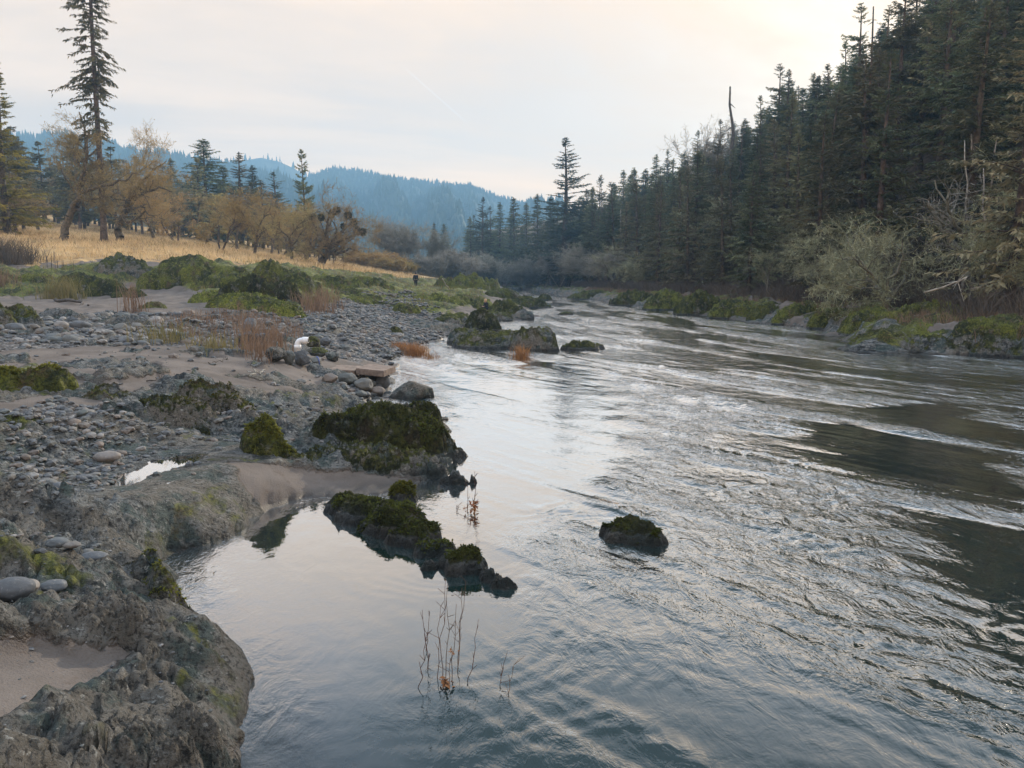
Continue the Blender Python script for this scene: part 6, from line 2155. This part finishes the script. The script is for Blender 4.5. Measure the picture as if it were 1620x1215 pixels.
# ------------------------------------------------------------------ people
def skin_mesh(name, V, E, R, mat, sub=1):
    me = bpy.data.meshes.new(name + '_cage')
    me.from_pydata([tuple(v) for v in V], [tuple(e) for e in E], [])
    o = bpy.data.objects.new(name + '_cage', me)
    COL.objects.link(o)
    m = o.modifiers.new('skin', 'SKIN')
    m.use_smooth_shade = True
    for i, v in enumerate(me.skin_vertices[0].data):
        r = R[i]
        v.radius = r if isinstance(r, tuple) else (r, r)
        v.use_root = (i == 0)
    if sub:
        s_ = o.modifiers.new('sub', 'SUBSURF')
        s_.levels = s_.render_levels = sub
    dg = bpy.context.evaluated_depsgraph_get()
    out = bpy.data.meshes.new_from_object(o.evaluated_get(dg))
    out.name = name
    bpy.data.objects.remove(o)
    out.materials.clear()
    out.materials.append(mat)
    return out


def person(label, loc, rz, J, hair, scale=1.0, child=False):
    """J: joint name -> point; the body is one skinned surface, clothes are shells over it"""
    root = empty('person', loc, rz)
    root.scale = (scale,) * 3
    tag(root, label, 'person')
    names = list(J)
    V = [np.array(J[k], float) for k in names]
    ix = {k: i for i, k in enumerate(names)}
    hr = 1.18 if child else 1.0
    R = {'pelvis': (.13, .10), 'spine': (.12, .09), 'chest': (.15, .10), 'neck': .055, 'chin': (.07 * hr, .075 * hr), 'head': (.085 * hr, .10 * hr), 'crown': (.055 * hr, .065 * hr), 'nose': .012}
    for sd in 'lr':
        R.update({'shoulder' + sd: .062, 'elbow' + sd: .042, 'wrist' + sd: .028, 'palm' + sd: (.036, .017), 'hip' + sd: .085, 'knee' + sd: .058, 'ankle' + sd: .038, 'toe' + sd: (.035, .025)})
    E = [('pelvis', 'spine'), ('spine', 'chest'), ('chest', 'neck'), ('neck', 'chin'), ('chin', 'head'), ('head', 'crown'), ('chin', 'nose')]
    for sd in 'lr':
        E += [('chest', 'shoulder' + sd), ('shoulder' + sd, 'elbow' + sd), ('elbow' + sd, 'wrist' + sd), ('wrist' + sd, 'palm' + sd), ('pelvis', 'hip' + sd), ('hip' + sd, 'knee' + sd), ('knee' + sd, 'ankle' + sd), ('ankle' + sd, 'toe' + sd)]
    E = [(ix[a], ix[b]) for a, b in E]
    RR = [R[k] for k in names]
    for sd in 'lr':
        w, p = V[ix['wrist' + sd]], V[ix['palm' + sd]]
        f = unit(p - w)
        side = unit(np.cross(f, (0, 0.3, 1.0)) + 1e-6)
        nrm = np.cross(side, f)
        for k in range(5):
            q = (k - 1.5) * .020
            ln = (.060, .068, .064, .050, .045)[k]
            b0 = p + side * q + f * .035 if k < 4 else w * .4 + p * .6 + side * -.036
            d0 = f if k < 4 else unit(f * .6 - side * .8)
            m0 = b0 + d0 * ln * .55
            t0 = m0 + unit(d0 - nrm * .45) * ln * .5
            o = len(V)
            V += [b0, m0, t0]
            RR += [.0095, .0085, .007]
            E += [(ix['palm' + sd] if k < 4 else ix['wrist' + sd], o), (o, o + 1), (o + 1, o + 2)]
    obj('body', skin_mesh('body', V, E, RR, M['skin']), root)

    def shell(part, keys, edges, rad, mat):
        obj(part, skin_mesh(part, [np.array(J[k], float) for k in keys], [(keys.index(a), keys.index(b)) for a, b in edges], rad, mat), root)
    shell('jacket', ['pelvis', 'spine', 'chest', 'neck', 'shoulderl', 'elbowl', 'wristl', 'shoulderr', 'elbowr', 'wristr'],
          [('pelvis', 'spine'), ('spine', 'chest'), ('chest', 'neck'), ('chest', 'shoulderl'), ('shoulderl', 'elbowl'), ('elbowl', 'wristl'), ('chest', 'shoulderr'), ('shoulderr', 'elbowr'), ('elbowr', 'wristr')],
          [(.185, .15), (.175, .135), (.20, .145), .08, .095, .072, .05, .095, .072, .05], M['jacket'])
    shell('trousers', ['pelvis', 'hipl', 'kneel', 'anklel', 'hipr', 'kneer', 'ankler'], [('pelvis', 'hipl'), ('hipl', 'kneel'), ('kneel', 'anklel'), ('pelvis', 'hipr'), ('hipr', 'kneer'), ('kneer', 'ankler')],
          [(.16, .125), .105, .08, .06, .105, .08, .06], M['trousers'])
    for sd in 'lr':
        a, t = np.array(J['ankle' + sd]), np.array(J['toe' + sd])
        obj('shoe', skin_mesh('shoe', [a - (0, 0, .02), (a + t) / 2 - (0, 0, .02), t], [(0, 1), (1, 2)], [.055, (.05, .045), (.048, .035)], M['black']), root)
    h, c = np.array(J['head']), np.array(J['crown'])
    D, F = ico(4)
    f = unit(np.array(J['nose'], float) - np.array(J['chin'], float))
    front = D @ f
    rad = .118 * hr * np.where((front > .35) & (D[:, 2] < .35), .72, 1.0) * (1 + .05 * fbm3(D * 4, 3, 5))
    PV = (h * .6 + c * .4) + D * rad[:, None] * np.array((.86, .98, 1.0))
    PV[:, 2] = np.maximum(PV[:, 2], h[2] - .10 * hr)
    obj('hair', mesh_data('hair', PV, [F], hair), root)
    sx = unit(np.cross(f, (0, 0, 1.0)))
    for q in (-1, 1):
        D2, F2 = ico(2)
        obj('eye', mesh_data('eye', h + f * .088 * hr + sx * q * .032 - (0, 0, .005) + D2 * .011, [F2], M['black']), root)
        obj('ear', mesh_data('ear', h + sx * q * .088 * hr - (0, 0, .02) + D2 * np.array((.012, .022, .032)), [F2], M['skin']), root)
    return root


WALK = dict(pelvis=(0, 0, .95), spine=(0, .01, 1.14), chest=(0, .03, 1.36), neck=(0, .04, 1.49), chin=(0, .06, 1.56), head=(0, .055, 1.63), crown=(0, .045, 1.71), nose=(0, .155, 1.60),
            shoulderl=(-.19, .03, 1.42), elbowl=(-.25, -.06, 1.15), wristl=(-.24, .04, .93), palml=(-.24, .07, .86), shoulderr=(.19, .03, 1.42), elbowr=(.25, .02, 1.14), wristr=(.23, .16, .95), palmr=(.22, .21, .89),
            hipl=(-.10, 0, .90), kneel=(-.11, .16, .52), anklel=(-.11, .20, .09), toel=(-.12, .36, .04), hipr=(.10, 0, .90), kneer=(.11, -.02, .50), ankler=(.11, -.22, .12), toer=(.12, -.08, .04))
p = at_d(658, 463.8, 83)
person('person in dark jacket and trousers walking away over the gravel', (p[0], p[1], gz(p[0], p[1])), R_(-12), WALK, M['hair_dark'], 1.0)
SIT = dict(pelvis=(0, 0, .36), spine=(0, .02, .53), chest=(0, .06, .72), neck=(0, .09, .84), chin=(0, .13, .90), head=(0, .12, .97), crown=(0, .10, 1.06), nose=(0, .22, .93),
           shoulderl=(-.16, .07, .77), elbowl=(-.22, .14, .56), wristl=(-.12, .30, .50), palml=(-.08, .36, .49), shoulderr=(.16, .07, .77), elbowr=(.22, .14, .56), wristr=(.12, .30, .50), palmr=(.08, .36, .50),
           hipl=(-.10, .02, .34), kneel=(-.14, .36, .46), anklel=(-.12, .40, .10), toel=(-.12, .54, .05), hipr=(.10, .02, .34), kneer=(.14, .36, .46), ankler=(.12, .42, .10), toer=(.13, .56, .05))
p = at_d(770, 493, 53.5)
person('fair-haired child in dark clothes sitting among the mossy riverside rocks', (p[0], p[1], p[2] - .05), R_(120), SIT, M['hair_fair'], .82, True)

# ------------------------------------------------------------------ the air of the valley
bm = bmesh.new()
bmesh.ops.create_cube(bm, size=1.0)
me = bpy.data.meshes.new('haze')
bm.to_mesh(me)
bm.free()
hz = obj('haze', me, None, (0, 900, 153.0))
hz.scale = (5400, 2120, 316)
hm = bpy.data.materials.new('valley_haze')
hm.use_nodes = True
hn = hm.node_tree
hn.nodes.clear()
ho = N(hn, 'ShaderNodeOutputMaterial')
hv = N(hn, 'ShaderNodeVolumePrincipled')
hv.inputs['Color'].default_value = (0.33, 0.645, 1.0, 1)
hv.inputs['Density'].default_value = 0.00068
hv.inputs['Anisotropy'].default_value = 0.1
hn.links.new(hv.outputs[0], ho.inputs['Volume'])
me.materials.append(hm)
tag(hz, kind='stuff')
